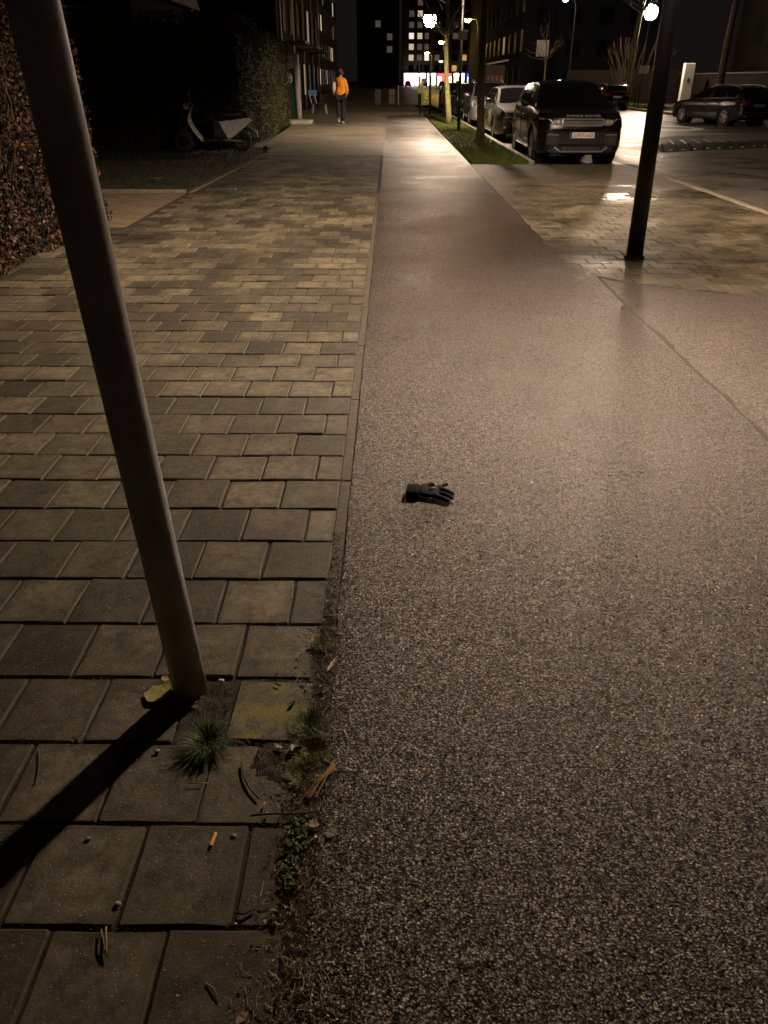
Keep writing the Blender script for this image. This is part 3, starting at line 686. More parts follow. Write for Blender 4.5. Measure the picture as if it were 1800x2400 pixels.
cm = MB(); cm.box((-.5, .85, 1.4), (5.3, 1.2, 2.75), bev=.15); cm.box((1.35, 6.4, 1.3), (1.2, 11.2, 2.6), bev=.15)
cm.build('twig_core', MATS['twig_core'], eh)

# ================================================================== HOUSE BEHIND THE HEDGE
M_brick = brick_wall_mat('red_brick', (.30, .095, .045), (.24, .075, .04), (.25, .2, .15))
M_dbrick = brick_wall_mat('dark_brick', (.010, .007, .005), (.008, .0055, .0045), (.014, .012, .010))
M_tile = mat('roof_tile', (.018, .010, .008), .8, bump=.5, bscale=12)
t = thing('house', 'brick house with a pale roof edge showing above the dark hedge', 'house', (-9.5, 26.5, 0))
MB().box((-1.2, 3.5, 1.9), (6.4, 7, 3.8)).build('wall', M_dbrick, t)
MB().box((-.35, -.35, 3.72), (2.6, .55, .62), rz=R(38), rx=.12).build('brick_canopy', M_brick, t)
MB().box((-.18, -.60, 3.40), (2.7, .08, .07), rz=R(38)).build('white_trim', M_white, t)
MB().add([(-4.8, -.6, 3.8), (2.4, -.6, 3.8), (2.4, 7.6, 3.8), (-4.8, 7.6, 3.8), (-4.8, 3.5, 6.6), (2.4, 3.5, 6.6)], [(0, 1, 5, 4), (2, 3, 4, 5), (1, 2, 5), (3, 0, 4), (0, 3, 2, 1)]).build('roof', M_tile, t)
MB().tube([(2.3, -.72, 3.80), (3.9, -.72, 3.26)], .05, 6).build('verge_board', mat('grey_board', (.30, .27, .27), .6), t)

# ================================================================== CARS
def interp(pts, y):
    return float(np.interp(y, [p[0] for p in pts], [p[1] for p in pts]))
def wheel(parent, x, y, Rw, sgn, wdt=.22, spokes=5):
    wroot = bpy.data.objects.new('wheel', None); C.objects.link(wroot); wroot.parent = parent; wroot.location = (x, y, Rw)
    MB().lathe([(Rw * .66, -wdt / 2), (Rw * .93, -wdt / 2), (Rw, -wdt / 2 + .03), (Rw, wdt / 2 - .03), (Rw * .93, wdt / 2), (Rw * .66, wdt / 2)], 28, axis='X', cap0=False, cap1=False).build('tyre', M_rubber, wroot, smooth=False)
    rm = MB(); xo = sgn * wdt * .46
    rm.lathe([(Rw * .68, xo - sgn * .10), (Rw * .68, xo), (Rw * .60, xo), (Rw * .59, xo - sgn * .06)], 28, axis='X', cap0=False, cap1=False)
    for k in range(spokes):
        for d in (-.10, .10):
            a = 2 * math.pi * k / spokes + d; a2 = 2 * math.pi * k / spokes + d * 1.7
            rm.tube([(xo - sgn * .02, math.cos(a) * Rw * .12, math.sin(a) * Rw * .12), (xo - sgn * .015, math.cos(a2) * Rw * .62, math.sin(a2) * Rw * .62)], [.026, .022], 5)
    rm.lathe([(Rw * .16, xo - sgn * .04), (Rw * .13, xo), (.01, xo + sgn * .004)], 12, axis='X')
    rm.build('rim', M_alloy, wroot)
    MB().lathe([(Rw * .56, xo - sgn * .10), (Rw * .5, xo - sgn * .085), (.01, xo - sgn * .08)], 20, axis='X').build('brake_disc', M_black, wroot)
def car(name, label, loc, rz, s, group=None):
    """front of the car faces local -y, y = 0 at the front bumper"""
    t = thing(name, label, 'car', loc, rz, group)
    L, W = s['L'], s['W']; yf, yr, Rw = s['wheels']; Ra = Rw + .055
    plan = [(y_ * L, w_) for y_, w_ in s['plan']]
    def wd(y): return W * interp(plan, y)
    def bot0(y): return interp(s['bot'], y)
    def bot(y):
        z = bot0(y)
        for yc in (yf, yr):
            d = abs(y - yc)
            if d < Ra: z = max(z, Rw + math.sqrt(Ra * Ra - d * d))
        return z
    def belt(y): return interp(s['belt'], y)
    def lower(y, tt, sg=1):
        b_, tp = bot(y), belt(y); z = b_ + (tp - b_) * tt; q = (z - bot0(y)) / max(.05, tp - bot0(y))
        f = interp([(0, .93), (.1, .975), (.3, 1), (.55, .99), (.66, 1.0), (.88, .955), (1, .89)], q)
        return Vector((sg * wd(y) * f, y, z))
    ys_ = set(np.linspace(0, L, 34)) | set(p[0] for p in plan)
    for yc in (yf, yr):
        for k in range(11): ys_.add(yc + Ra * .999 * math.cos(math.pi * k / 10))
        ys_.add(yc - Ra * 1.002); ys_.add(yc + Ra * 1.002)
    ys_ = sorted(y for y in ys_ if 0 <= y <= L)
    ts = [0, .1, .25, .4, .55, .66, .8, .9, 1.0]; cr = s.get('crown', .045)
    b = MB(); rings = []
    for y in ys_:
        ring = [lower(y, q) for q in ts]; e = ring[-1]
        for u in (.8, .5, .2): ring.append(Vector((e.x * u, y, e.z + cr * (1 - u * u))))
        ring += [Vector((-p.x, p.y, p.z)) for p in reversed(ring)]
        rings.append(ring)
    nr = len(rings[0])
    for r_ in rings: b.v += [tuple(p) for p in r_]
    for i in range(len(rings) - 1):
        for k in range(nr - 1): b.f.append((i * nr + k, (i + 1) * nr + k, (i + 1) * nr + k + 1, i * nr + k + 1))
    b.f.append(tuple(range(nr))); b.f.append(tuple(reversed(range((len(rings) - 1) * nr, len(rings) * nr))))
    body = b.build('body', s['paint'], t, smooth=True)
    try: body.data.set_sharp_from_angle(angle=R(38))
    except Exception: pass
    MB().box((0, L / 2, .34), (W * 1.6, L * .9, .24)).build('underbody', M_black, t)
    # greenhouse
    rf = s['roof']; y0, y1 = rf[0][0], rf[-1][0]; Hm = max(z for _, z in rf) - belt(L / 2); rw = s['rw']
    def gpar(y):
        zr = interp(rf, y); zb_ = belt(y) + .005; H = max(.002, zr - zb_); fr = min(1, H / Hm); gw = wd(y) * .885
        return zr, zb_, H, fr, gw, gw + (rw * wd(y) - gw) * fr ** .9
    def sidep(y, q, sg=1):
        zr, zb_, H, fr, gw, xt = gpar(y); zt = zr - .05 * fr
        return Vector((sg * (gw + (xt - gw) * q + .022 * math.sin(math.pi * q) * fr), y, zb_ + (zt - zb_) * q))
    def topp(y, u):
        zr, zb_, H, fr, gw, xt = gpar(y)
        return Vector((xt * u, y, zr - .05 * fr + .05 * fr * (1 - abs(u) ** 3)))
    gy = sorted(set(np.linspace(y0, y1, 26)) | set(p[0] for p in rf)); g = MB(); rings = []
    for y in gy:
        ring = [sidep(y, q) for q in (0, .25, .5, .75)] + [topp(y, u) for u in (1, .85, .6, .3, 0, -.3, -.6, -.85, -1)] + [sidep(y, q, -1) for q in (.75, .5, .25, 0)]
        rings.append(ring)
    nr = len(rings[0])
    for r_ in rings: g.v += [tuple(p) for p in r_]
    for i in range(len(rings) - 1):
        for k in range(nr - 1): g.f.append((i * nr + k, (i + 1) * nr + k, (i + 1) * nr + k + 1, i * nr + k + 1))
    g.f.append(tuple(range(nr))); g.f.append(tuple(reversed(range((len(rings) - 1) * nr, len(rings) * nr))))
    roof = g.build('roof', s['paint'], t, smooth=True)
    try: roof.data.set_sharp_from_angle(angle=R(40))
    except Exception: pass
    # glass: the panes lie on the shell
    ws = s['screen']
    MB().grid(lambda u, v: topp(v, u) + Vector((0, -.008, .010)), list(np.linspace(-.9, .9, 9)), list(np.linspace(ws[0], ws[1], 8))).build('windscreen', M_glass, t, smooth=True)
    rs_ = s['rear_glass']
    MB().grid(lambda u, v: topp(v, u) + Vector((0, .012, .008)), list(np.linspace(-.86, .86, 9)), list(np.linspace(rs_[0], rs_[1], 6))).build('rear_window', M_glass, t, smooth=True)
    for sg in (1, -1):
        for a_, c_ in s['side']:
            MB().grid(lambda u, v: sidep(v, u, sg) + Vector((sg * .010, 0, 0)), [.07, .3, .55, .8, .93], list(np.linspace(a_, c_, 8)), flip=sg < 0).build('side_window', M_glass, t, smooth=True)
        if s.get('trim'):
            ya, yb = s['side'][0][0], s['side'][-1][1]
            MB().tube([sidep(ya + (yb - ya) * k / 10, .02, sg) + Vector((sg * .012, 0, 0)) for k in range(11)], .012, 5).build('window_trim', M_chrome, t)
        if s.get('rails'):
            ya, yb = s['rails']
            pts = [topp(ya + (yb - ya) * k / 10, .93 * sg) + Vector((0, 0, .012 + .05 * math.sin(math.pi * k / 10) ** .35 if 0 < k < 10 else .0)) for k in range(11)]
            MB().tube(pts, .018, 6).build('roof_rail', s.get('rail_mat', M_chrome), t, smooth=True)
        # mirrors, door lines, handles, sill
        ym = s['mirror']; pm_ = sidep(ym, .12, sg)
        mr = MB().ball(pm_ + Vector((sg * .17, 0, .05)), .1, 10, 7, (1.15, .75, .8)); mr.tube([pm_, pm_ + Vector((sg * .12, 0, .03))], .025, 6); mr.build('mirror', s.get('mirror_mat', s['paint']), t, smooth=True)
        for yd in s['doors']:
            MB().tube([lower(yd, q, sg) + Vector((sg * .002, 0, 0)) for q in (.05, .25, .4, .55, .66, .8, .95)], .005, 4).build('door_seam', M_black, t)
        for yh in s['handles']:
            p = lower(yh, .78, sg); MB().box(p + Vector((sg * .02, 0, 0)), (.03, .2, .03), bev=.008).build('door_handle', s['paint'], t)
        MB().tube([lower(yf + Ra + .04 + k * (yr - yf - 2 * Ra - .08) / 6, .05, sg) + Vector((sg * .006, 0, 0)) for k in range(7)], [.03] * 7, 6, sq=.5).build('sill', M_black, t)
        for yw in (yf, yr):
            wheel(t, sg * (W - .135), yw, Rw, sg, spokes=s.get('spokes', 5))
    for sg in (1, -1):   # wheel wells
        for yw in (yf, yr):
            MB().lathe([(Ra - .004, -.17), (Ra - .004, .17)], 24, (sg * (W - .23), yw, Rw), 'X').build('wheel_well', M_black, t)
    s['kit'](t, s, lower, belt, wd, topp, sidep)
    return t
def plate(t, y, z, text, face=-1, wdt=.52):
    p = MB().box((0, y, z), (wdt, .012, .11), bev=.003).build('number_plate', M_white, t)
    MB().box((-wdt * .455 * (1 if face < 0 else -1), y + face * .0085, z), (.045, .006, .108)).build('plate_band', mat('euro_blue', (.03, .06, .30), .4), p)
    text_mesh('plate_text', text, .095, mat('plate_ink', (.30, .03, .03), .5), p, (.02, y + face * .0075, z - .003), (R(90), 0, 0 if face < 0 else math.pi), .001)
    return p

M_blackpaint = mat('black_car_paint', (.008, .0075, .0075), .22, .1, var=.05, coat=1)
M_greypaint = mat('grey_car_paint', (.16, .15, .145), .32, .55, var=.05, coat=1)
M_silver = mat('light_grey_car_paint', (.22, .21, .205), .3, .55, var=.05, coat=1)
M_darkgrey = mat('anthracite_car_paint', (.035, .032, .033), .25, .5, var=.05, coat=1)
M_skid = mat('satin_metal', (.26, .25, .24), .35, .4)

def suv_kit(t, s, lower, belt, wd, topp, sidep):
    bm_ = MB().box((0, .03, .47), (1.34, .16, .50), bev=.05); bm_.build('front_bumper', s['paint'], t)
    gr = MB().box((-.0, -.012, .845), (.84, .04, .13), bev=.015).build('grille', M_black, t)
    fr = MB(); fr.box((0, -.036, .905), (.84, .02, .018)); fr.box((0, -.036, .782), (.80, .02, .022)); fr.box((0, -.036, .85), (.80, .02, .014)); fr.box((-.415, -.034, .845), (.018, .02, .13)); fr.box((.415, -.034, .845), (.018, .02, .13))
    fr.build('grille_frame', M_skid, gr)
    mesh_ = MB()
    for k in range(26): mesh_.box((-.39 + k * .0312, -.034, .815), (.008, .01, .045))
    mesh_.build('grille_mesh', M_chrome, gr)
    for sg in (1, -1):
        hl = MB(); 
        hl.add([(sg * .44, -.02, .79), (sg * .44, -.02, .90), (sg * .70, .02, .90), (sg * .84, .17, .915), (sg * .89, .33, .93), (sg * .885, .30, .89), (sg * .83, .15, .85), (sg * .68, .012, .80)],
               [(0, 1, 2, 7) if sg < 0 else (7, 2, 1, 0), (7, 2, 3, 6) if sg < 0 else (6, 3, 2, 7), (6, 3, 4, 5) if sg < 0 else (5, 4, 3, 6)])
        h_ = hl.build('headlight', mat('headlight_glass', (.20, .19, .18), .1, .2, coat=1), t)
        MB().ball((sg * .52, -.022, .845), .045, 10, 6, (1, .5, 1)).build('projector', M_lens, h_, smooth=True)
        MB().box((sg * .60, -.012, .845), (.06, .02, .085), bev=.01).build('reflector', M_lens, h_)
        MB().tube([(sg * .445, -.028, .89), (sg * .45, -.028, .80), (sg * .56, -.024, .785), (sg * .63, -.004, .835), (sg * .70, .018, .895), (sg * .84, .16, .905)], .008, 5).build('running_light', M_lens, h_)
        iv = MB().box((sg * .62, -.035, .50), (.25, .05, .22), bev=.03).build('side_intake', M_black, t)
        MB().tube([(sg * .50, -.066, .605), (sg * .74, -.055, .615)], .012, 6, sq=1.3).build('intake_blade', M_skid, iv)
        MB().tube([(sg * .735, -.058, .60), (sg * .725, -.062, .42), (sg * .55, -.066, .395), (sg * .52, -.066, .60)], .006, 5).build('intake_trim', M_darkgrey, iv)
        MB().tube([lower(1.35 + .3 * k / 3, .22, sg) + Vector((sg * .012, 0, 0)) for k in range(4)], .02, 6).build('sill_blade', M_skid, t)
    lo = MB().box((0, -.05, .34), (.80, .05, .12), bev=.02).build('lower_intake', M_black, t)
    MB().tube([(-.56, -.035, .37), (-.44, -.07, .285), (.44, -.07, .285), (.56, -.035, .37)], [.03, .018, .018, .03], 8).build('skid_plate', M_skid, t)
    MB().tube([(-.50, -.05, .43), (-.38, -.072, .415), (.38, -.072, .415), (.50, -.05, .43)], .015, 6).build('intake_lip', M_darkgrey, t)
    plate(t, -.066, .60, '1-PEX 650')
    text_mesh('hood_letters', 'RANGE ROVER', .062, M_chrome, t, (0, .012, .963), (R(62), 0, 0), .003).scale = (1.75, 1, 1)
    MB().box((0, s['L'] - .0, .62), (1.3, .1, .4), bev=.04).build('rear_bumper', s['paint'], t)
suv = dict(L=4.35, W=.95, wheels=(.86, 3.52, .365), plan=[(0, .76), (.012, .84), (.035, .91), (.07, .965), (.12, .99), (.2, 1), (.8, 1), (.93, .96), (.98, .88), (1, .80)],
           bot=[(0, .27), (.3, .24), (.5, .26), (3.9, .27), (4.35, .36)], belt=[(0, .90), (.04, .955), (.14, 1.0), (.5, 1.045), (1.15, 1.09), (2.2, 1.11), (4.0, 1.16), (4.25, 1.12), (4.35, 1.0)],
           roof=[(1.02, 1.085), (1.12, 1.12), (1.9, 1.56), (2.1, 1.61), (2.5, 1.63), (3.4, 1.59), (3.95, 1.52), (4.28, 1.16), (4.31, 1.13)], rw=.66, screen=(1.16, 1.88), rear_glass=(3.99, 4.22),
           side=[(1.42, 2.32), (2.40, 3.12), (3.20, 3.8)], trim=False, mirror=1.5, mirror_mat=M_black, doors=[1.42, 2.38, 3.28], handles=[2.15, 3.05], paint=M_blackpaint, kit=suv_kit, spokes=5)
car('parked_car', 'black SUV parked facing us at the front of the row, with a white number plate', (4.06, 18.2, -.066), 0, suv, 'cars parked along the verge')

def hatch_kit(t, s, lower, belt, wd, topp, sidep):
    MB().box((0, .02, .43), (1.30, .14, .42), bev=.05).build('front_bumper', s['paint'], t)
    gi = MB().box((0, -.035, .42), (.92, .06, .28), bev=.04).build('grille', M_black, t)
    MB().tube([(-.55, -.02, .62), (-.44, -.07, .56), (-.36, -.075, .29)], .014, 6).build('grille_trim', M_chrome, gi)
    MB().tube([(.55, -.02, .62), (.44, -.07, .56), (.36, -.075, .29)], .014, 6).build('grille_trim', M_chrome, gi)
    for sg in (1, -1):
        pts = [(sg * .40, -.015, .63), (sg * .46, .0, .70), (sg * .70, .16, .86), (sg * .80, .32, .92), (sg * .85, .32, .84), (sg * .80, .14, .72), (sg * .66, .0, .64)]
        h_ = MB().add(pts, [(0, 1, 6), (6, 1, 2, 5), (5, 2, 3, 4)] if sg < 0 else [(6, 1, 0), (5, 2, 1, 6), (4, 3, 2, 5)]).build('headlight', M_lens, t)
        MB().ball((sg * .70, .10, .76), .05, 10, 6).build('projector', M_glass, h_, smooth=True)
        MB().ball((sg * .58, .02, .70), .04, 10, 6).build('reflector', M_chrome, h_, smooth=True)
        MB().lathe([(.05, 0), (.045, -.015), (.01, -.02)], 12, (sg * .62, -.05, .38), 'Y').build('fog_light', M_lens, t)
    plate(t, -.073, .50, '1-ABO 274') if s.get('plate') else None
    MB().lathe([(.05, 0), (.05, -.012), (.01, -.016)], 14, (0, .0, .74), 'Y').build('badge', M_chrome, t)
    MB().box((0, s['L'] - .02, .55), (1.3, .1, .4), bev=.04).build('rear_bumper', s['paint'], t)
hatch = dict(L=4.25, W=.90, wheels=(.86, 3.46, .32), plan=suv['plan'], bot=[(0, .22), (.3, .18), (3.9, .2), (4.25, .32)],
             belt=[(0, .70), (.04, .76), (.2, .84), (.5, .91), (1.0, .98), (2.2, .99), (3.9, 1.02), (4.2, .98), (4.25, .85)],
             roof=[(.9, .975), (1.0, 1.0), (1.85, 1.42), (2.1, 1.47), (2.6, 1.49), (3.4, 1.45), (3.8, 1.37), (4.18, 1.02), (4.2, .99)], rw=.68, screen=(1.04, 1.83), rear_glass=(3.84, 4.1),
             side=[(1.35, 2.25), (2.33, 3.0), (3.08, 3.6)], mirror=1.42, doors=[1.3, 2.28, 3.2], handles=[2.05, 2.95], paint=M_greypaint, kit=hatch_kit, spokes=5)
car('parked_car', 'mid grey hatchback with large swept headlights parked behind the black SUV', (4.02, 25.6, -.066), 0, hatch, 'cars parked along the verge')
mpv = dict(hatch); mpv.update(L=4.4, roof=[(.85, 1.0), (.95, 1.03), (1.8, 1.52), (2.0, 1.57), (2.6, 1.60), (3.6, 1.56), (4.0, 1.48), (4.36, 1.05), (4.38, 1.02)], bot=[(0, .24), (4.4, .3)],
         belt=[(0, .74), (.04, .80), (.2, .88), (.5, .95), (1.0, 1.02), (2.2, 1.03), (4.0, 1.06), (4.35, 1.0), (4.4, .9)], wheels=(.88, 3.56, .32), paint=M_silver, screen=(1.0, 1.78), rear_glass=(4.03, 4.3), rails=(2.1, 3.7), doors=[1.3, 2.3, 3.3])
car('parked_car', 'light grey people carrier parked third in the row behind the hatchback', (4.05, 34.2, -.066), 0, mpv, 'cars parked along the verge')
for k, (yy, pm_, lb) in enumerate([(42.0, M_darkgrey, 'dark car fourth in the row, half hidden behind the light grey carrier'), (49.5, M_blackpaint, 'black car far along the verge, fifth in the parked row'), (57.5, mat('yellow_car_paint', (.45, .30, .02), .3, coat=1), 'yellow car farthest along the parked row, under the sodium lamps')]):
    h2 = dict(hatch); h2['paint'] = pm_; car('parked_car', lb, (4.05 + .1 * k, yy, -.066), 0, h2, 'cars parked along the verge')

def estate_kit(t, s, lower, belt, wd, topp, sidep):
    L = s['L']
    MB().box((0, L - .02, .52), (1.36, .16, .36), bev=.05).build('rear_bumper', s['paint'], t)
    MB().tube([(-.66, L + .062, .50), (.66, L + .062, .50)], .014, 6).build('bumper_trim', M_skid, t)
    for sg in (1, -1):
        MB().add([(sg * .84, L - .34, .93), (sg * .85, L - .30, .80), (sg * .72, L + .02, .76), (sg * .46, L + .03, .80), (sg * .46, L + .03, .90), (sg * .72, L + .0, .93)],
                 [(0, 1, 2, 5), (5, 2, 3, 4)] if sg > 0 else [(5, 2, 1, 0), (4, 3, 2, 5)]).build('tail_light', M_red, t)
        MB().box((sg * .6, L + .055, .36), (.14, .04, .05), bev=.01).build('exhaust', M_chrome, t)
        MB().ball((sg * .68, .04, .66), .10, 10, 6, (1.1, .6, .7)).build('headlight', M_lens, t, smooth=True)
    plate(t, L + .02, .74, '1-KDV 518', face=1) if s.get('plate') else MB().box((0, L + .02, .74), (.52, .014, .11), bev=.003).build('number_plate', M_white, t)
    MB().box((0, .0, .50), (1.2, .12, .40), bev=.05).build('front_bumper', s['paint'], t)
estate = dict(L=4.65, W=.91, wheels=(.92, 3.72, .335), plan=suv['plan'], bot=[(0, .22), (.3, .2), (4.3, .22), (4.65, .34)],
              belt=[(0, .66), (.06, .72), (.3, .80), (.8, .88), (1.3, .93), (2.4, .95), (4.2, 1.0), (4.55, .98), (4.65, .84)],
              roof=[(1.15, .93), (1.25, .96), (2.05, 1.36), (2.4, 1.43), (2.9, 1.45), (3.8, 1.42), (4.15, 1.37), (4.58, 1.0), (4.62, .97)], rw=.68, screen=(1.3, 2.02), rear_glass=(4.2, 4.5),
              side=[(1.65, 2.6), (2.68, 3.5), (3.58, 4.1)], trim=True, rails=(2.3, 4.2), mirror=1.75, doors=[1.6, 2.64, 3.45], handles=[2.4, 3.3], paint=M_darkgrey, kit=estate_kit, spokes=5)
car('parked_car', 'dark estate car with silver roof rails and a red tail light across the road', (14.55 - 4.4 * math.sin(R(17)), 34.6 + 4.4 * math.cos(R(17)) + .2, -.066), R(180 + 17), estate, 'cars across the road')
e2 = dict(estate); e2['paint'] = M_blackpaint
car('parked_car', 'dark car across the road mostly hidden behind the black SUV', (13.7, 57.5, -.066), math.pi, e2, 'cars across the road')

# ================================================================== TREES
def tree(label, x, y, H, r0, seed, m, lean=(0, 0), fork=.62, spread=1.0, group=None, levels=4, z0=.02, crown_m=None):
    rnd = random.Random(seed); t = thing('tree', label, 'tree', (x, y, z0), 0, group)
    pts = []; rr = []
    for k in range(9):
        q = k / 8; pts.append(Vector((lean[0] * q + .03 * math.sin(q * 5 + seed), lean[1] * q + .02 * math.cos(q * 4 + seed), H * fork * q))); rr.append(r0 * (1 - .35 * q) * (1.25 if k == 0 else 1))
    MB().tube(pts, rr, 14).build('trunk', m, t, smooth=True)
    cr = MB()
    def grow(p, d, ln, r_, lv):
        q = [p.copy()]; rad = [r_]; n_ = 4; dd = d.copy()
        for k in range(n_):
            dd = (dd + Vector((rnd.gauss(0, .13), rnd.gauss(0, .13), rnd.gauss(.05, .1)))).normalized(); p = p + dd * ln / n_; q.append(p.copy()); rad.append(r_ * (1 - .5 * (k + 1) / n_))
        cr.tube(q, rad, 6 if lv > 2 else 4, cap=False)
        if lv <= 0: return
        for k in range(rnd.choice((2, 3, 3))):
            i = rnd.randint(2, n_); nd = (dd + Vector((rnd.gauss(0, .55), rnd.gauss(0, .55), rnd.gauss(.1, .35)))).normalized()
            grow(q[i], nd, ln * rnd.uniform(.6, .85), rad[i] * .75, lv - 1)
    top = pts[-1]
    for k in range(7):
        a = k * 2.4 + seed; up = rnd.uniform(.15, 1.3)
        grow(top - Vector((0, 0, rnd.uniform(0, .5))), Vector((math.cos(a) * spread, math.sin(a) * spread, up)).normalized(), H * .22, r0 * .38, levels - 1)
    grow(top - Vector((0, 0, .1)), Vector((.05, 0, 1)), H * .3, r0 * .6, levels - 1)
    cr.build('crown', crown_m or m, t, smooth=True)
tree('thick dark tree trunk on the verge beside the black SUV', 2.44, 23.1, 9, .105, 3, M_bark, lean=(-.12, 0), fork=.5, group='verge trees')
tree('pale slim tree with knotty pollarded branches on the verge', 2.30, 34.2, 5.0, .115, 8, M_bark_green, lean=(-.22, 0), fork=.66, group='verge trees', levels=2, spread=.8)
tree('dark tree trunk standing next to the lit lamp on the verge', 2.55, 40.6, 9, .10, 12, mat('dark_bark', (.05, .038, .026), .9, bump=.6), fork=.5, group='verge trees')
tree('yellow-green lit tree trunk across the road beside the street lamp', 15.2, 57, 9, .21, 21, M_bark_green, lean=(.35, 0), fork=.62, group='trees across the road', levels=3, crown_m=mat('dark_bark', (.05, .038, .026), .9, bump=.6))
tree('leaning tree trunk across the road behind the estate car', 17.5, 47, 9, .20, 33, M_bark, lean=(.1, 0), fork=.62, group='trees across the road')
tree('thin pale sapling far behind the black SUV', 12.6, 72, 5.0, .10, 41, M_bark, lean=(-.15, 0), fork=.62, group='trees across the road', levels=3)
def bush(label, x, y, H, seed):
    rnd = random.Random(seed); t = thing('bush', label, 'bush', (x, y, .03)); b = MB()
    for k in range(46):
        a = rnd.uniform(0, 6.28); p = Vector((rnd.gauss(0, .12), rnd.gauss(0, .12), 0)); d = Vector((math.cos(a) * .45, math.sin(a) * .45, 1)).normalized(); q = [p.copy()]
        for j in range(6): d = (d + Vector((rnd.gauss(0, .16), rnd.gauss(0, .16), .05))).normalized(); p = p + d * H / 6; q.append(p.copy())
        b.tube(q, [.02, .017, .014, .011, .008, .006, .003], 4, cap=False)
    b.build('branches', mat('reddish_twigs', (.035, .018, .010), .85, var=.3), t)
bush('reddish bare shrub around the lit trunk across the road', 15.9, 59, 4.2, 5)

# ================================================================== SIGNS AND POSTS
def sign_pole(label, x, y, H, plate_c, pw, ph, m=M_post, r=.04, z0=.02, plate_m=None):
    t = thing('sign_pole', label, 'sign', (x, y, z0))
    MB().tube([(0, 0, 0), (-.02, 0, H)], r, 12).build('pole', m, t, smooth=True)
    p = MB().box((plate_c[0], -r - .012, plate_c[1]), (pw, .012, ph), bev=.003).build('sign_plate', plate_m or mat('sign_plate_grey', (.42, .38, .36), .4), t)
    MB().box((plate_c[0] * .5, 0, plate_c[1]), (r * 2.3, r * 2.3, .04)).build('bracket', m, t)
lp = shielded_post('dark lamp post with a small pale square plate on the verge, lantern above the picture', 2.34, 29.5, 4.15, .055, SECOND_L, 'second_lantern_glow')
MB().box((0, -.062, 2.85), (.30, .012, .25), bev=.003).build('sign_plate', mat('sign_plate_grey', (.42, .38, .36), .4), lp)
MB().box((0, 0, 2.85), (.125, .125, .04)).build('bracket', M_post, lp)
sign_pole('thin sign pole with a pale plate across the road', 15.75, 55.5, 2.3, (.05, 2.1), .62, .42, r=.05, z0=.03, plate_m=mat('sign_plate_white', (.55, .52, .48), .4))
sign_pole('slim grey post with two small plates near the end of the cycle path', 2.0, 62, 2.6, (.3, 1.55), .34, .3, m=mat('galvanised_post', (.16, .15, .14), .5, .3), r=.06, z0=-.01)
t = thing('parking_meter', 'small yellow topped box on a post at the lamp foot', 'meter', (1.55, 45.5, 0))
MB().tube([(0, 0, 0), (0, 0, 1.0)], .05, 10).build('post', M_post, t)
MB().box((0, 0, 1.15), (.26, .2, .45), bev=.03).build('cabinet', mat('meter_tan', (.30, .24, .12), .5), t)
MB().box((0, 0, 1.43), (.28, .22, .10), bev=.02).build('cap', mat('meter_yellow', (.62, .46, .08), .45), t)

# gate beside the end of the hedge
t = thing('gate', 'white framed dark green gate with a round sign at the hedge end', 'gate', (-3.85, 36.6, 0))
M_gwhite = mat('gate_white', (.62, .60, .60), .5)
MB().tube([(0, 0, 0), (-.03, 0, 1.25), (-.06, 0, 2.48)], .12, 12).build('gate_post', M_gwhite, t, smooth=True)
MB().box((-.85, 0, 1.0), (1.5, .06, 1.95)).build('gate_panel', mat('gate_green', (.012, .045, .036), .5), t)
MB().box((-.55, -.05, 2.2), (.85, .06, .42), bev=.01).build('top_board', M_gwhite, t)
rsn = MB().lathe([(.22, 0), (.22, -.02), (.21, -.024)], 24, (-.42, -.05, 1.62), 'Y').build('round_sign', M_gwhite, t)
MB().box((-.42, -.078, 1.62), (.035, .006, .22), rx=0).build('sign_mark', M_black, rsn)
t = thing('doorstep', 'pale stone slab lying in front of the gate', 'slab', (-3.75, 35.2, 0))
MB().box((0, 0, .06), (1.05, 1.5, .14), bev=.02).build('slab', mat('pale_stone', (.42, .36, .27), .8, bump=.3), t)
t = thing('bench', 'small bench with white legs and a light blue back board', 'bench', (-3.8, 46.2, 0), R(12))
M_bw = mat('bench_white', (.62, .58, .50), .5)
for sx, sy in ((-.36, -.2), (-.36, .2), (.36, -.2), (.36, .2)): MB().tube([(sx * 1.05, sy * 1.15, 0), (sx * .92, sy * .9, .44)], .032, 8).build('leg', M_bw, t)
MB().box((0, 0, .46), (.9, .45, .05), bev=.01).build('seat', mat('bench_seat', (.05, .05, .045), .6), t)
for sx in (-.36, -.1): MB().tube([(sx, .18, .48), (sx - .10, .22, .86)], .03, 8).build('back_support', M_bw, t)
MB().box((-.3, .235, .97), (.46, .04, .26), bev=.01).build('back_board', mat('bench_blue', (.16, .30, .46), .5), t)
t = thing('gate_pillar', 'white gate pillar in the dark garden wall across the road', 'pillar', (19.6, 58.5, .03))
MB().box((0, 0, 1.25), (.62, .5, 2.5), bev=.02).build('pillar', M_white, t)
MB().box((0, -.262, 1.55), (.12, .02, .22), bev=.004).build('letter_slot', M_black, t)
t = thing('garden_wall', 'long dark garden wall across the road behind the trees', 'wall', (21.2, 62, 0))
MB().box((0, -22, .95), (.3, 50, 1.9)).build('wall', M_dbrick, t); MB().box((0, -22, 1.94), (.42, 50, .08)).build('coping', mat('dark_stone', (.02, .018, .015), .8), t)
MB().box((-1.3, 3.0, 1.1), (14, .3, 2.2)).build('return_wall', M_dbrick, t)
t = thing('traffic_bollard', 'slim pale bollard standing on the far pavement', 'bollard', (.55, 64, 0))
MB().tube([(0, 0, 0), (0, 0, 1.15)], .06, 12).build('post', mat('bollard_grey', (.35, .33, .31), .5), t)
MB().ball((0, 0, 1.15), .065, 10, 6).build('cap', M_white, t, smooth=True)
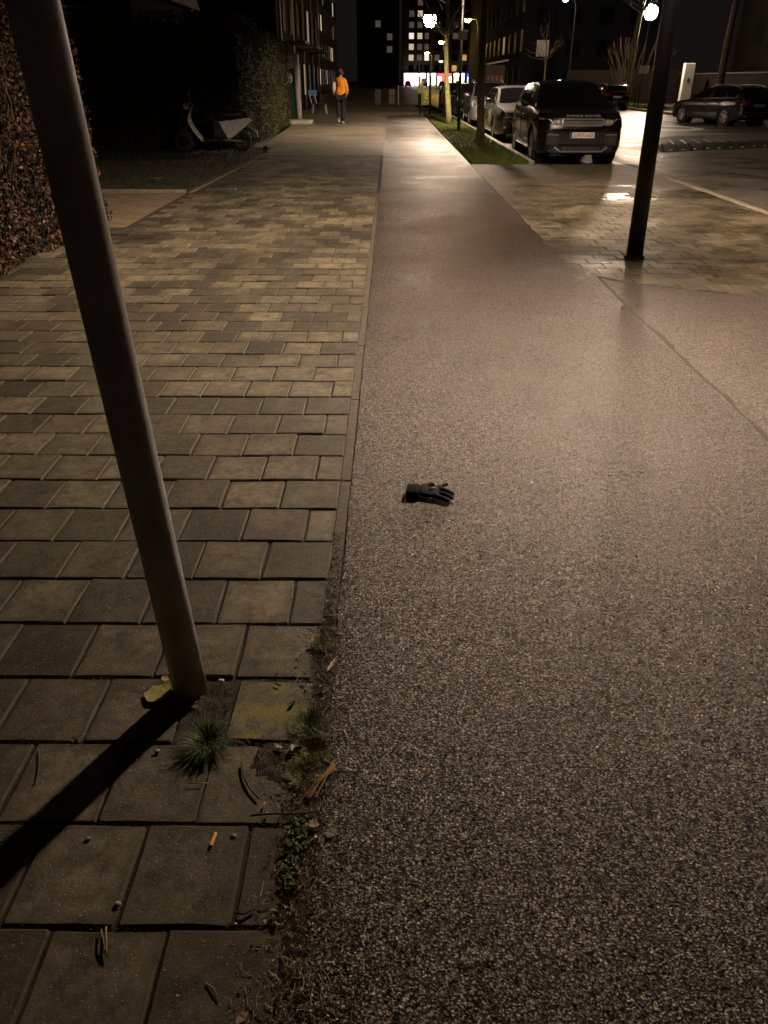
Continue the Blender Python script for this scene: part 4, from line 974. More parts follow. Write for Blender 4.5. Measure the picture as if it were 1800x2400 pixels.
for k, (x, y) in enumerate(((-1.2, 62), (-.2, 66))):
    t = thing('litter_bin', ['narrow grey litter bin on the dim pavement right of the person', 'small tan cabinet farther back on the dim pavement'][k], 'bin', (x + .3, y, 0))
    MB().box((0, 0, .5), (.42, .36, 1.0), bev=.03).build('bin_body', mat(['bin_grey', 'bin_tan'][k], [(.16, .14, .15), (.25, .2, .1)][k], .6), t); MB().box((0, 0, 1.03), (.46, .40, .06), bev=.02).build('lid', M_black, t)

# ================================================================== BUILDINGS
def building(label, x0, x1, y0, y1, H, m, wins, base=-.07, roof_m=None, name='building', parapet=.3):
    t = thing(name, label, 'building', ((x0 + x1) / 2, (y0 + y1) / 2, base)); cx, cy = (x0 + x1) / 2, (y0 + y1) / 2
    MB().box((0, 0, H / 2), (x1 - x0, y1 - y0, H)).build('wall', m, t)
    MB().box((0, 0, H + parapet / 2), (x1 - x0 + .5, y1 - y0 + .5, parapet)).build('roof', roof_m or M_black, t)
    for face, u, z, w_, h_, pm_ in wins:
        fr = MB(); pn = MB()
        if face == 'S':
            yy = y0 - cy; fr.box((u - cx, yy - .03, z), (w_ + .16, .1, h_ + .16)); pn.box((u - cx, yy - .085, z), (w_, .03, h_))
        elif face == 'E':
            xx = x1 - cx; fr.box((xx + .03, u - cy, z), (.1, w_ + .16, h_ + .16)); pn.box((xx + .085, u - cy, z), (.03, w_, h_))
        else:
            xx = x0 - cx; fr.box((xx - .03, u - cy, z), (.1, w_ + .16, h_ + .16)); pn.box((xx - .085, u - cy, z), (.03, w_, h_))
        f = fr.build('window', mat('window_frame', (.009, .008, .007), .7, spec=.1), t); pn.build('pane', pm_, f)
    return t
W_dark = mat('dark_pane', (.005, .005, .006), .45, var=0, spec=.04)
def lit(name, col, e):
    m = mat(name, col, .4, var=.15, vscale=1.5, emit=e, ecol=col); m.cycles.emission_sampling = 'NONE'
    return m
W_warm = lit('warm_window', (1, .80, .52), .55); W_white = lit('white_window', (1, .92, .78), .9); W_dim = lit('dim_window', (.6, .48, .36), .10); W_curtain = lit('curtain_window', (.8, .66, .5), .06); W_orange = lit('orange_window', (1, .55, .15), .5)
M_tower = mat('tower_render', (.14, .105, .085), .9, var=.15, vscale=.4)
tw = []
levels = [(4.9 + 2.9 * k) for k in range(11)]
litmap = {(3, 0): W_white, (3, 1): W_warm, (2, 0): W_warm, (2, 1): W_curtain, (2, 2): W_curtain, (1, 0): W_warm, (1, 1): W_dim, (4, 0): W_dim, (4, 1): W_dim, (5, 1): W_warm, (3, 2): W_dim, (1, 2): W_white, (1, 3): W_dim, (5, 0): W_dim, (6, 1): W_dim, (2, 4): W_dim, (3, 5): W_dim, (1, 6): W_orange, (0, 5): W_orange, (0, 7): W_dim, (7, 3): W_warm, (4, 3): W_dim, (4, 5): W_curtain}
xcol = [6.4, 9.0, 11.3, 14.5, 17, 20, 23, 25.5]
for r_, z in enumerate(levels):
    for c_, x in enumerate(xcol): tw.append(('S', x, z, 1.5, 1.6, litmap.get((r_, c_), W_dark)))
tower = building('tall apartment block with scattered lit windows at the street end', 3.6, 28, 280, 296, 36, M_tower, tw)
# lit shops at its foot
shop_cols = [('white_shop', (1, .93, .95), 9), ('pink_shop', (1, .25, .55), 5), ('red_shop', (1, .08, .07), 3.2), ('cyan_shop', (.35, .75, 1), 5), ('blue_shop', (.03, .10, 1), 3.0), ('yellow_shop', (1, .7, .2), 5)]
for n_, c_, e_ in shop_cols: lit(n_, c_, e_)
def shop(label, x, w_, mats, sign):
    t = thing('shop_front', label, 'shop', (x, 279.2, -.07))
    MB().box((0, .3, 1.9), (w_, .5, 3.8)).build('frame', mat('shop_frame', (.08, .06, .06), .6), t)
    k = len(mats)
    for i, mm in enumerate(mats): MB().box((-w_ / 2 + w_ * (i + .5) / k, -.02, 1.45), (w_ / k * .82, .2, 2.3)).build('shop_window', MATS[mm], t)
    MB().box((0, -.12, 3.1), (w_ * .94, .35, .8)).build('fascia_sign', MATS[sign], t)
shop('dazzling white lit shop front with a pink glow at its left', 7.6, 7.0, ['pink_shop', 'white_shop', 'white_shop', 'white_shop'], 'white_shop')
shop('white lit shop front in the middle of the parade', 12.9, 2.8, ['white_shop', 'yellow_shop'], 'white_shop')
shop('red lit shop front with white windows', 17.0, 4.6, ['white_shop', 'red_shop', 'white_shop'], 'red_shop')
shop('yellow lit shop window beside the red shop', 21.6, 3.4, ['yellow_shop', 'white_shop'], 'white_shop')
shop('shop front with a blue lit sign at the right end', 27.0, 6.0, ['cyan_shop', 'white_shop'], 'blue_shop')
for k, (x, pm_, lb) in enumerate([(5.0, M_blackpaint, 'dark car parked before the pink glow of the shops'), (9.8, M_darkgrey, 'dark car parked in front of the white lit shop'), (14.6, M_greypaint, 'grey car parked between the white and red shops'), (19.4, M_blackpaint, 'black car parked in front of the red shop'), (24.2, M_silver, 'light car parked in front of the blue sign')]):
    h2 = dict(hatch); h2['paint'] = pm_; h2['W'] = .88
    car('parked_car', lb, (x, 255 + 1.5 * (k % 2), -.068), math.pi, dict(h2, kit=estate_kit), 'cars outside the shops')
building('dark apartment block left of the lit tower with two dim windows', -9, 2.2, 240, 262, 30, mat('black_render', (.03, .027, .026), .9), [('S', -3.4 + 3.1 * c_, 3 + 2.9 * r_, 1.4, 1.5, W_dim if (r_, c_) in ((3, 1), (4, 0), (2, 1)) else W_dark) for r_ in range(9) for c_ in range(2)])
# terrace on the left of the street
lw = []
for r_ in range(3):
    for k in range(7):
        lw.append(('E', 44.5 + k * 3.1, 1.6 + r_ * 2.9, 1.1, 1.6, {(0, 3): W_curtain, (1, 4): W_dim}.get((r_, k), W_dark)))
tr = building('dark brick terrace behind the bench with a few dim windows', -14, -5.3, 42, 66, 9, M_dbrick, lw, base=-.02)
for k in range(5): MB().tube([(4.42, -11 + k * 5.5, 0), (4.42, -11 + k * 5.5, 9)], .06, 8).build('downpipe', mat('pale_pipe', (.07, .06, .05), .5), tr)
for k in range(3): MB().box((4.9, -9 + k * 7, 3.2), (1.2, 2.6, .12)).build('canopy', mat('canopy_grey', (.025, .02, .016), .6), tr)
MB().box((4.40, -8.6, 1.9), (.08, .5, .9)).build('notice_board', M_white, tr)
lw = [('E', 96 + k * 4, 2 + r_ * 3, 1.4, 1.7, W_dim if (k * 3 + r_) % 7 == 0 else (W_warm if (k + r_ * 5) % 11 == 4 else W_dark)) for r_ in range(5) for k in range(12)]
building('long dark block farther down the left side of the street', -22, -9, 92, 150, 16, mat('dark_render', (.015, .0125, .011), .9), lw)
# houses across the road
rw_ = [('W', 30 + k * 3.4, 1.7 + r_ * 2.9, 1.3, 1.5, W_curtain if (r_, k) in ((0, 2), (1, 6)) else W_dark) for r_ in range(3) for k in range(11)]
hb = building('dark row of houses across the road behind the garden wall', 26, 36, 27, 68, 9, M_dbrick, rw_, base=0)
rw2 = [('S', 13 + k * 3.2, 1.7 + r_ * 2.9, 1.3, 1.5, W_dim if (r_, k) in ((1, 1),) else W_dark) for r_ in range(3) for k in range(5)] + [('W', 78 + k * 4, 1.7 + r_ * 2.9, 1.3, 1.5, W_curtain if (r_, k) == (1, 3) else W_dark) for r_ in range(3) for k in range(9)]
building('dark house block behind the black SUV beyond the crossing', 11.4, 30, 96, 130, 11, mat('dark_render2', (.012, .010, .009), .9), rw2)
t = thing('garden_shed', 'small dark shed with a pale sloping roof edge and red boards', 'shed', (8.6, 74, -.07))
MB().box((0, 0, 1.35), (1.6, 2, 2.7)).build('wall', mat('dark_timber', (.05, .035, .025), .8), t)
MB().add([(-.75, -1.2, 2.72), (1.0, -1.2, 3.0), (1.0, 1.2, 3.0), (-.75, 1.2, 2.72), (-.75, -1.2, 2.82), (1.0, -1.2, 3.12), (1.0, 1.2, 3.12), (-.75, 1.2, 2.82)], [(3, 2, 1, 0), (4, 5, 6, 7), (0, 1, 5, 4), (1, 2, 6, 5), (2, 3, 7, 6), (3, 0, 4, 7)]).build('roof', mat('pale_roof_edge', (.38, .32, .33), .6), t)
for k in range(4): MB().box((-.55 + k * .36, -1.03, 1.0), (.22, .05, 1.9)).build('board', mat('red_board', (.28, .05, .035), .6), t)

# ================================================================== SCOOTER
t = thing('scooter', 'dark electric scooter with white panels parked before the hedge', 'scooter', (-4.12, 20.6, .03), R(8))
M_sw = mat('scooter_white', (.82, .80, .78), .3, coat=.6)
for xw in (-.86, .52):
    wr = bpy.data.objects.new('wheel', None); C.objects.link(wr); wr.parent = t; wr.location = (xw, 0, .235)
    MB().lathe([(.15, -.05), (.215, -.05), (.235, 0), (.215, .05), (.15, .05)], 24, axis='Y', cap0=False, cap1=False).build('tyre', M_rubber, wr, smooth=True)
    rm = MB().lathe([(.155, -.035), (.155, .035), (.13, .035), (.13, -.035)], 24, axis='Y', cap0=False, cap1=False)
    for k in range(5): a = k * 1.257; rm.tube([(0, 0, 0), (math.cos(a) * .14, 0, math.sin(a) * .14)], .018, 5)
    rm.build('rim', mat('scooter_rim', (.10, .09, .09), .35, .8), wr)
MB().tube([(-.86, 0, .235), (-.82, 0, .40), (-.66, 0, .92), (-.62, 0, 1.02)], .035, 10).build('fork', M_black, t, smooth=True)
MB().grid(lambda u, v: (-.86 + .27 * math.cos(u), v * .075, .235 + .27 * math.sin(u)), list(np.linspace(R(40), R(150), 9)), [-1, -.5, 0, .5, 1]).build('mudguard', M_sw, t, smooth=True)
fs = MB(); 
def shield(u, v):
    pr = [(-.60, 1.05), (-.70, .90), (-.78, .70), (-.70, .52), (-.58, .36), (-.46, .24)]
    i = min(4, int(v)); q = v - i; x = pr[i][0] * (1 - q) + pr[i + 1][0] * q; z = pr[i][1] * (1 - q) + pr[i + 1][1] * q
    return (x + .10 * u * u, u * .22, z)
fs.grid(shield, [-1, -.85, -.5, 0, .5, .85, 1], list(np.linspace(0, 5, 13))); fs.build('leg_shield', mat('scooter_black', (.015, .015, .016), .3, coat=.5), t, smooth=True)
for sg in (-1, 1): MB().tube([Vector(shield(sg * 1.0, q)) + Vector((-.012, sg * .006, 0)) for q in np.linspace(.2, 4.9, 10)], [.006, .008, .012, .022, .03, .032, .032, .03, .03, .026], 8, sq=.6).build('shield_trim', M_sw, t, smooth=True)
MB().box((-.12, 0, .26), (.76, .34, .07), bev=.02).build('floorboard', M_black, t)
MB().add([(.02, -.17, .66), (.72, -.15, .74), (.80, -.12, .68), (.34, -.19, .34), (.20, -.19, .30),
          (.02, .17, .66), (.72, .15, .74), (.80, .12, .68), (.34, .19, .34), (.20, .19, .30)],
         [(0, 4, 3, 2, 1), (5, 6, 7, 8, 9), (0, 1, 6, 5), (1, 2, 7, 6), (2, 3, 8, 7), (3, 4, 9, 8), (4, 0, 5, 9)]).build('rear_body', M_sw, t)
MB().box((.0, 0, .50), (.22, .30, .42), bev=.03).build('battery_box', M_black, t)
MB().tube([(-.08, 0, .77), (.15, 0, .80), (.45, 0, .79), (.70, 0, .82)], [.10, .13, .13, .09], 12, sq=1).build('seat', M_black, t, smooth=True)
MB().tube([(-.62, -.32, 1.06), (-.66, -.15, 1.04), (-.66, .15, 1.04), (-.62, .32, 1.06)], .018, 8).build('handlebar', M_black, t)
MB().ball((-.72, 0, .98), .08, 12, 8).build('headlamp', M_lens, t, smooth=True)
for sg in (-1, 1):
    mi = MB().tube([(-.64, sg * .25, 1.05), (-.60, sg * .32, 1.20)], .008, 6); mi.ball((-.60, sg * .34, 1.23), .055, 10, 6, (.4, 1, .8)); mi.build('mirror', M_black, t)
MB().box((.84, 0, .66), (.04, .18, .06), bev=.01).build('tail_light', M_red, t)
MB().tube([(.70, 0, .55), (.86, 0, .46), (.92, 0, .32)], .02, 6).build('plate_holder', M_chrome, t)
MB().box((.91, 0, .40), (.01, .12, .14), bev=.002).build('number_plate', M_white, t)
MB().tube([(.1, -.2, .27), (.52, -.12, .235)], .025, 8).build('swing_arm', mat('satin_arm', (.3, .29, .28), .35, .7), t)
MB().tube([(.0, -.12, .24), (.05, -.24, .02)], .012, 6).build('stand', M_black, t)

# ================================================================== PERSON
t = thing('person', 'person in an orange hooded top and dark trousers walking away', 'person', (-2.0, 34.9, -.002), R(-2)); t.scale = (1.08, 1.08, 1.08)
M_skin = mat('skin', (.38, .20, .13), .55); M_or = mat('orange_cloth', (.78, .27, .015), .85, bump=.3, bscale=18); M_tr = mat('black_trousers', (.005, .0045, .005), .85, bump=.3, bscale=14)
# walking away (+y); left leg back with the heel up, right leg carries the weight
J = dict(pel=(0, 0, .93), sp=(0, .01, 1.12), ch=(0, .03, 1.34), nk=(0, .03, 1.50), hd0=(.01, .06, 1.585), hd1=(.012, .055, 1.70),
         lsh=(-.18, .03, 1.42), lel=(-.25, .0, 1.16), lwr=(-.21, .09, .93), lh=(-.205, .12, .86), rsh=(.18, .03, 1.42), rel=(.235, .05, 1.15), rwr=(.20, .16, .95), rh=(.195, .19, .885),
         lhp=(-.09, 0, .90), lkn=(-.09, .03, .50), lan=(-.07, -.22, .20), lto=(-.07, -.15, .05), rhp=(.09, 0, .90), rkn=(.085, .06, .48), ran=(.07, .02, .09), rto=(.075, .17, .035))
K = list(J); ix = {k: i for i, k in enumerate(K)}
E_ = [('pel', 'sp'), ('sp', 'ch'), ('ch', 'nk'), ('nk', 'hd0'), ('hd0', 'hd1'), ('ch', 'lsh'), ('lsh', 'lel'), ('lel', 'lwr'), ('lwr', 'lh'), ('ch', 'rsh'), ('rsh', 'rel'), ('rel', 'rwr'), ('rwr', 'rh'),
      ('pel', 'lhp'), ('lhp', 'lkn'), ('lkn', 'lan'), ('lan', 'lto'), ('pel', 'rhp'), ('rhp', 'rkn'), ('rkn', 'ran'), ('ran', 'rto')]
rad = dict(pel=.13, sp=.125, ch=.13, nk=.055, hd0=.085, hd1=.085, lsh=.065, lel=.045, lwr=.03, lh=.035, rsh=.065, rel=.045, rwr=.03, rh=.035, lhp=.085, lkn=.06, lan=.04, lto=.035, rhp=.085, rkn=.06, ran=.04, rto=.035)
skin_mesh('body', [J[k] for k in K], [(ix[a], ix[b_]) for a, b_ in E_], [rad[k] for k in K], M_skin, t, sub=2, root=0)
def sub_skel(keys, edges, rr, name, m, parent, sub=2, root=0, fix=None):
    ii = {k: i for i, k in enumerate(keys)}; vv = [(fix or {}).get(k, J[k]) for k in keys]
    return skin_mesh(name, vv, [(ii[a], ii[b_]) for a, b_ in edges], rr, m, parent, sub, root)
hood_top = sub_skel(['pel', 'sp', 'ch', 'nk', 'rsh', 'rel', 'rwr'], [('pel', 'sp'), ('sp', 'ch'), ('ch', 'nk'), ('ch', 'rsh'), ('rsh', 'rel'), ('rel', 'rwr')],
                    [(.215, .175), (.205, .17), (.20, .165), (.10, .10), .095, .08, .06], 'hooded_top', M_or, t, fix={'pel': (0, 0, .86), 'nk': (0, .02, 1.47)})
sub_skel(['lsh', 'lel', 'lwr'], [('lsh', 'lel'), ('lel', 'lwr')], [.095, .085, .06], 'left_sleeve', mat('pale_sleeve', (.62, .52, .52), .85), t, fix={'lsh': (-.185, .03, 1.41)})
MB().grid(lambda u, v: (.17 * math.sin(u) * (1 - .25 * v), -.04 - .155 * math.cos(u) * (.75 + .25 * math.sin(v * 2.2)) + .03, 1.53 - .25 * v - .05 * math.cos(u) * v), list(np.linspace(-1.9, 1.9, 15)), list(np.linspace(0, 1, 7))).build('hood', M_or, t, smooth=True)
sub_skel(['pel', 'lhp', 'lkn', 'lan', 'rhp', 'rkn', 'ran'], [('pel', 'lhp'), ('lhp', 'lkn'), ('lkn', 'lan'), ('pel', 'rhp'), ('rhp', 'rkn'), ('rkn', 'ran')],
         [.15, .115, .095, .075, .115, .095, .08], 'trousers', M_tr, t)
MB().ball((.012, .03, 1.70), .108, 14, 10, (.86, .98, 1.05)).build('hair', mat('short_brown_hair', (.10, .05, .035), .8, bump=.5, bscale=60), t, smooth=True)
for sg in (-1, 1): MB().ball((.012 + sg * .095, .06, 1.655), .03, 8, 6, (.4, .7, 1.1)).build('ear', M_skin, t, smooth=True)
M_shoe = mat('pale_shoe', (.36, .29, .20), .7)
skin_mesh('shoe', [(-.07, -.25, .17), (-.07, -.21, .09), (-.07, -.13, .035)], [(0, 1), (1, 2)], [(.05, .06), (.05, .055), (.045, .04)], M_shoe, t, 2)
skin_mesh('shoe', [(.072, -.04, .05), (.074, .06, .045), (.078, .19, .035)], [(0, 1), (1, 2)], [(.05, .055), (.05, .05), (.045, .035)], M_shoe, t, 2)

# ================================================================== THE GLOVE
t = thing('glove', 'black glove lying on the cycle path with its fingers to the right', 'glove', (.085, 2.915, .003), R(-4))
M_glove = mat('black_glove_fabric', (.004, .0038, .0038), .8, var=.3, vscale=60, bump=.5, bscale=120, spec=.12)
gv = [(.035, 0, .02), (.075, .0, .022), (.105, .002, .024), (.118, .022, .022), (.117, -.012, .022), (.118, -.030, .02),
      (.140, .042, .02), (.165, .062, .016),               # raised finger, upper right
      (.145, .016, .024), (.172, .004, .022), (.192, -.008, .012),
      (.145, -.014, .026), (.172, -.024, .024), (.188, -.036, .012),
      (.140, -.038, .022), (.160, -.046, .02), (.176, -.052, .012),
      (.06, .03, .02), (.088, .052, .018), (.108, .058, .012)]
ge = [(0, 1), (1, 2), (2, 3), (2, 4), (2, 5), (3, 6), (6, 7), (3, 8), (8, 9), (9, 10), (4, 11), (11, 12), (12, 13), (5, 14), (14, 15), (15, 16), (1, 17), (17, 18), (18, 19)]
gv = [(x, y * 1.4, z) for x, y, z in gv]
gr_ = [(.046, .02), (.052, .02), (.046, .018), .016, .016, .016, .0105, .009, .0115, .0105, .009, .0115, .0105, .009, .011, .010, .0085, .018, .0125, .010]
skin_mesh('hand', gv, ge, gr_, M_glove, t, 2, 0, smooth=True, scale=(1, 1, .75))
cu = MB()
cu.tube([(-.008, .002, .017), (.012, .001, .018), (.03, 0, .02), (.045, 0, .02)], [.050, .047, .048, .044], 18, cap=True, sq=.42)
cu.build('cuff', mat('glove_cuff', (.004, .0038, .004), .85, bump=.6, bscale=200, spec=.12), t, smooth=True)
MB().tube([(.088, -.012, .031), (.104, .004, .031), (.118, .006, .029)], [.005, .006, .004], 8, sq=.5).build('crease', mat('glove_grey_panel', (.035, .03, .027), .6), t, smooth=True)

# ================================================================== WEEDS, LEAVES AND LITTER
def blades(label, name, x, y, n_, rad_, ln, cols, mname, cat='weed', wd=.0016, base=.02, z0=-.002, up=.7):
    g = MB()
    for _ in range(n_):
        a = random.uniform(0, 6.283); r_ = base * random.random() ** .5; l_ = ln * random.uniform(.5, 1.1); out = rad_ * random.uniform(.2, 1.0)
        bx, by = r_ * math.cos(a), r_ * math.sin(a); a += random.gauss(0, .35); px, py = -math.sin(a) * wd, math.cos(a) * wd
        hh = l_ * up * random.uniform(.6, 1.1); pts = []
        for k in range(5):
            q = k / 4; ox = out * q ** 1.3; z = hh * math.sin(min(1, q * 1.0) * 2.1) / .95 if up < .8 else hh * q
            pts.append((bx + math.cos(a) * ox, by + math.sin(a) * ox, max(.002, z)))
        for k in range(4):
            w0, w1 = 1 - k * .22, 1 - (k + 1) * .22
            p, q_ = pts[k], pts[k + 1]
            if k < 3: g.add([(p[0] - px * w0, p[1] - py * w0, p[2]), (p[0] + px * w0, p[1] + py * w0, p[2]), (q_[0] + px * w1, q_[1] + py * w1, q_[2]), (q_[0] - px * w1, q_[1] - py * w1, q_[2])], [(0, 1, 2, 3)])
            else: g.add([(p[0] - px * w0, p[1] - py * w0, p[2]), (p[0] + px * w0, p[1] + py * w0, p[2]), q_], [(0, 1, 2)])
    # merge per blade so that each blade keeps one colour
    t_ = thing(name, label, cat, (x, y, z0))
    o = g.build('leaf_blades', leaf_mat(mname, cols), t_, kind='stuff')
    bm = bmesh.new(); bm.from_mesh(o.data); bmesh.ops.remove_doubles(bm, verts=bm.verts, dist=1e-6); bm.to_mesh(o.data); bm.free()
    return t_
G1 = [(.02, .038, .010), (.035, .065, .015), (.055, .09, .02), (.15, .15, .06)]
G2 = [(.08, .09, .014), (.16, .16, .02), (.26, .23, .03)]
blades('dense dark green grass tuft at the foot of the leaning signpost', 'grass_tuft', -.484, 1.487, 460, .085, .085, G1, 'tuft_green', wd=.0014, base=.032, up=.45)
blades('dark moss and grass clump at the corner of the mossy paver', 'moss_clump', -.215, 1.548, 420, .036, .034, [(.05, .075, .016), (.10, .13, .025), (.18, .19, .04)], 'moss_green', wd=.0013, base=.046, up=.75)
blades('yellow green moss clump along the asphalt edge below the dark one', 'moss_clump', -.205, 1.455, 420, .030, .028, G2, 'moss_yellow', wd=.0013, base=.044, up=.8)
blades('small green moss clump above the straw bundle at the path edge', 'moss_clump', -.216, 1.385, 300, .03, .024, [(.06, .08, .018), (.12, .14, .026), (.20, .20, .04)], 'moss_mid', wd=.0013, base=.038, up=.8)
blades('little green grass clump at the path edge above the mossy paver', 'moss_clump', -.213, 1.905, 260, .026, .024, [(.06, .08, .018), (.13, .14, .03), (.22, .20, .05)], 'moss_mid2', wd=.0013, base=.032, up=.7)
blades('flat dark moss growing in the gap right of the signpost foot', 'moss_clump', -.50, 1.66, 240, .03, .012, [(.014, .020, .006), (.028, .034, .010), (.05, .05, .016)], 'moss_dark', wd=.0014, base=.055, up=.8)
blades('sparse dry grass in the soil between tuft and moss', 'dry_grass', -.36, 1.475, 70, .06, .03, [(.16, .11, .05), (.10, .075, .03), (.05, .055, .015)], 'dry_blade', wd=.0011, base=.08, up=.35)
blades('thin grass sprig in the paver joint left of the pole shadow', 'grass_tuft', -.84, 1.491, 14, .02, .03, [(.08, .075, .04), (.12, .11, .06)], 'sprig', wd=.0016, base=.006, up=.8)
def rosette(label, x, y, n_, rr, ls, cols, mname, z0=.002):
    t_ = thing('creeping_weed', label, 'weed', (x, y, z0)); g = MB(); s_ = MB()
    for _ in range(n_):
        a = random.uniform(0, 6.28); r_ = rr * random.random() ** .6; z = random.uniform(.004, .016); c = (r_ * math.cos(a) * .7, r_ * math.sin(a) * 1.3, z)
        leaf(g, c, rnd_dir((.1, .2, 1), .6), ls * random.uniform(.6, 1.3), random.uniform(0, 6.28), asp=.75)
        if random.random() < .4: s_.tube([(c[0] * .3, c[1] * .3, .0), c], .0007, 4)
    g.build('leaves', leaf_mat(mname, cols), t_, kind='stuff'); s_.build('stems', M_twig, t_)
CL = [(.07, .095, .04), (.12, .15, .065), (.20, .23, .11)]
rosette('grey green creeping weed at the asphalt edge below the straw', -.212, 1.205, 90, .042, .012, CL, 'clover')
rosette('creeping weed of small round leaves beside the cut paver', -.216, 1.098, 60, .034, .012, CL, 'clover')
rosette('two leaved seedling at the bottom end of the paved edge', -.236, .998, 5, .014, .022, CL, 'clover')
rosette('pale seedling with pointed leaves beside the yellow moss', -.249, 1.462, 7, .016, .024, [(.10, .11, .06), (.14, .15, .08)], 'seedling')
def flat_leaf(label, x, y, L_, W_, rz, col, mname, curl=.25, name='fallen_leaf', z0=.004, pts=None):
    g = MB(); n_ = 9
    def fn(u, v):
        q = (v + 1) / 2; wv = W_ / 2 * (math.sin(math.pi * min(.999, max(.001, q)) ** .8) ** .75) * (1 + .12 * math.sin(v * 17 + x * 90))
        return (v * L_ / 2, u * wv, .002 + curl * L_ * (.35 * u * u * .5 + .18 * v * v) + .0016 * math.sin(v * 9))
    g.grid(fn, [-1, -.5, 0, .5, 1], list(np.linspace(-1, 1, n_)))
    # a second skin gives the leaf its thickness
    k = len(g.v); g.v += [(a, b_, c - .0006) for a, b_, c in g.v]; g.f += [tuple(reversed([i + k for i in f])) for f in list(g.f)]
    o = g.build(name, mat(mname, col, .6, var=.35, vscale=90, bump=.3, bscale=300), smooth=True); o.location = (x, y, z0); o.rotation_euler = (random.gauss(0, .06), random.gauss(0, .06), rz)
    return tag(o, label, 'leaf')
flat_leaf('yellow green lobed leaf lying left of the signpost foot', -.662, 1.68, .095, .075, 1.1, (.20, .18, .035), 'leaf_yellow', .12)
flat_leaf('pale curled leaf scrap behind the yellow leaf', -.658, 1.738, .03, .02, .4, (.34, .27, .22), 'leaf_pale', .6)
flat_leaf('pinkish curled dead leaf among the soil at the paving edge', -.285, 1.472, .03, .02, -.5, (.32, .19, .12), 'leaf_pink', .5, z0=.012)
flat_leaf('long pale straw coloured blade lying at the path edge', -.172, 1.806, .066, .011, 1.25, (.50, .42, .32), 'leaf_straw', .1)
flat_leaf('brown triangular leaf on the asphalt beside the creeping weed', -.173, 1.232, .034, .022, .3, (.22, .13, .06), 'leaf_brown', .35, z0=.006)
flat_leaf('grey brown leaf flat on the asphalt near the straw bundle', -.132, 1.209, .036, .02, 1.0, (.12, .10, .065), 'leaf_greybrown', .1, z0=.006)
flat_leaf('small black curled leaf on the mossy paver', -.273, 1.634, .024, .014, 1.0, (.014, .012, .010), 'leaf_black', .6)
flat_leaf('thin dark leaf at the top edge of the mossy paver', -.324, 1.713, .026, .007, -.5, (.02, .016, .012), 'leaf_black2', .5)
flat_leaf('brown leaf at the bottom edge of the picture', -.273, .80, .036, .016, 1.0, (.22, .12, .06), 'leaf_brown2', .3)
flat_leaf('brown leaf lying on the dark lawn by the kerb', -4.05, 14.4, .22, .15, .5, (.22, .11, .05), 'leaf_brown3', .4, z0=.06)
def twig(label, pts, r0, col, mname, name='twig', rads=None):
    g = MB(); P0 = Vector(pts[0]); g.tube([Vector(p) - P0 for p in pts], rads or [r0, r0 * .9, r0 * .85, r0 * .7, r0 * .5][:len(pts)], 7)
    o = g.build(name, mat(mname, col, .8, var=.35, vscale=120, bump=.5, bscale=200), smooth=True); o.location = P0
    return tag(o, label, 'twig')
TB = (.075, .042, .024)
twig('brown bent twig lying across the cut paver below the grass tuft', [(-.379, 1.42, .006), (-.366, 1.375, .005), (-.347, 1.34, .004), (-.319, 1.308, .004)], .0032, TB, 'twig_brown')
twig('slim dark twig lying along the joint above the cigarette end', [(-.331, 1.253, .008), (-.29, 1.258, .010), (-.23, 1.258, .010), (-.174, 1.268, .006)], .0028, (.03, .02, .013), 'twig_dark')
twig('pale short stick on the asphalt right of the moss', [(-.121, 1.535, .006), (-.113, 1.52, .007), (-.109, 1.498, .006)], .0022, (.35, .28, .20), 'stick_pale')
twig('forked dry stem on the dark bottom left paver', [(-.597, .968, .005), (-.585, .945, .009), (-.572, .915, .005)], .0022, (.20, .14, .09), 'stem_dry')
twig('second prong of dry stem beside the forked stem', [(-.589, .975, .005), (-.574, .93, .006), (-.566, .912, .005)], .0020, (.22, .16, .10), 'stem_dry2')
twig('dark twig on the left pavers beyond the pole shadow', [(-.925, 1.46, .003), (-.90, 1.40, .004), (-.89, 1.345, .003)], .0018, TB, 'twig_brown')
twig('thin pale curved stem at the bottom left of the pavement', [(-.356, .862, .005), (-.338, .85, .008), (-.325, .828, .005)], .0016, (.20, .16, .11), 'stem_dry3')
twig('dark flat twig on the cut paver near the seedling', [(-.325, 1.008, .005), (-.305, 1.005, .006), (-.285, 1.018, .005)], .003, (.025, .018, .012), 'twig_dark2')
twig('thin white stem lying across the joint left of the tuft', [(-.50, 1.352, .005), (-.475, 1.353, .006), (-.452, 1.354, .005)], .0012, (.34, .28, .20), 'stem_dry4')
t = thing('straw_bundle', 'small bundle of tan straw lying at the asphalt edge', 'straw', (-.165, 1.36, .006))
for k in range(8):
    a = (.03 + random.gauss(0, .007), .055 + random.gauss(0, .006)); b_ = (-.03 + random.gauss(0, .012), -.05 + random.gauss(0, .008))
    MB().tube([(a[0], a[1], .003), ((a[0] + b_[0]) / 2 + random.gauss(0, .003), (a[1] + b_[1]) / 2, .010), (b_[0], b_[1], .003)], [.0016, .0013, .0008], 5).build('stalk', mat('straw', (.30, .20, .09), .7), t)
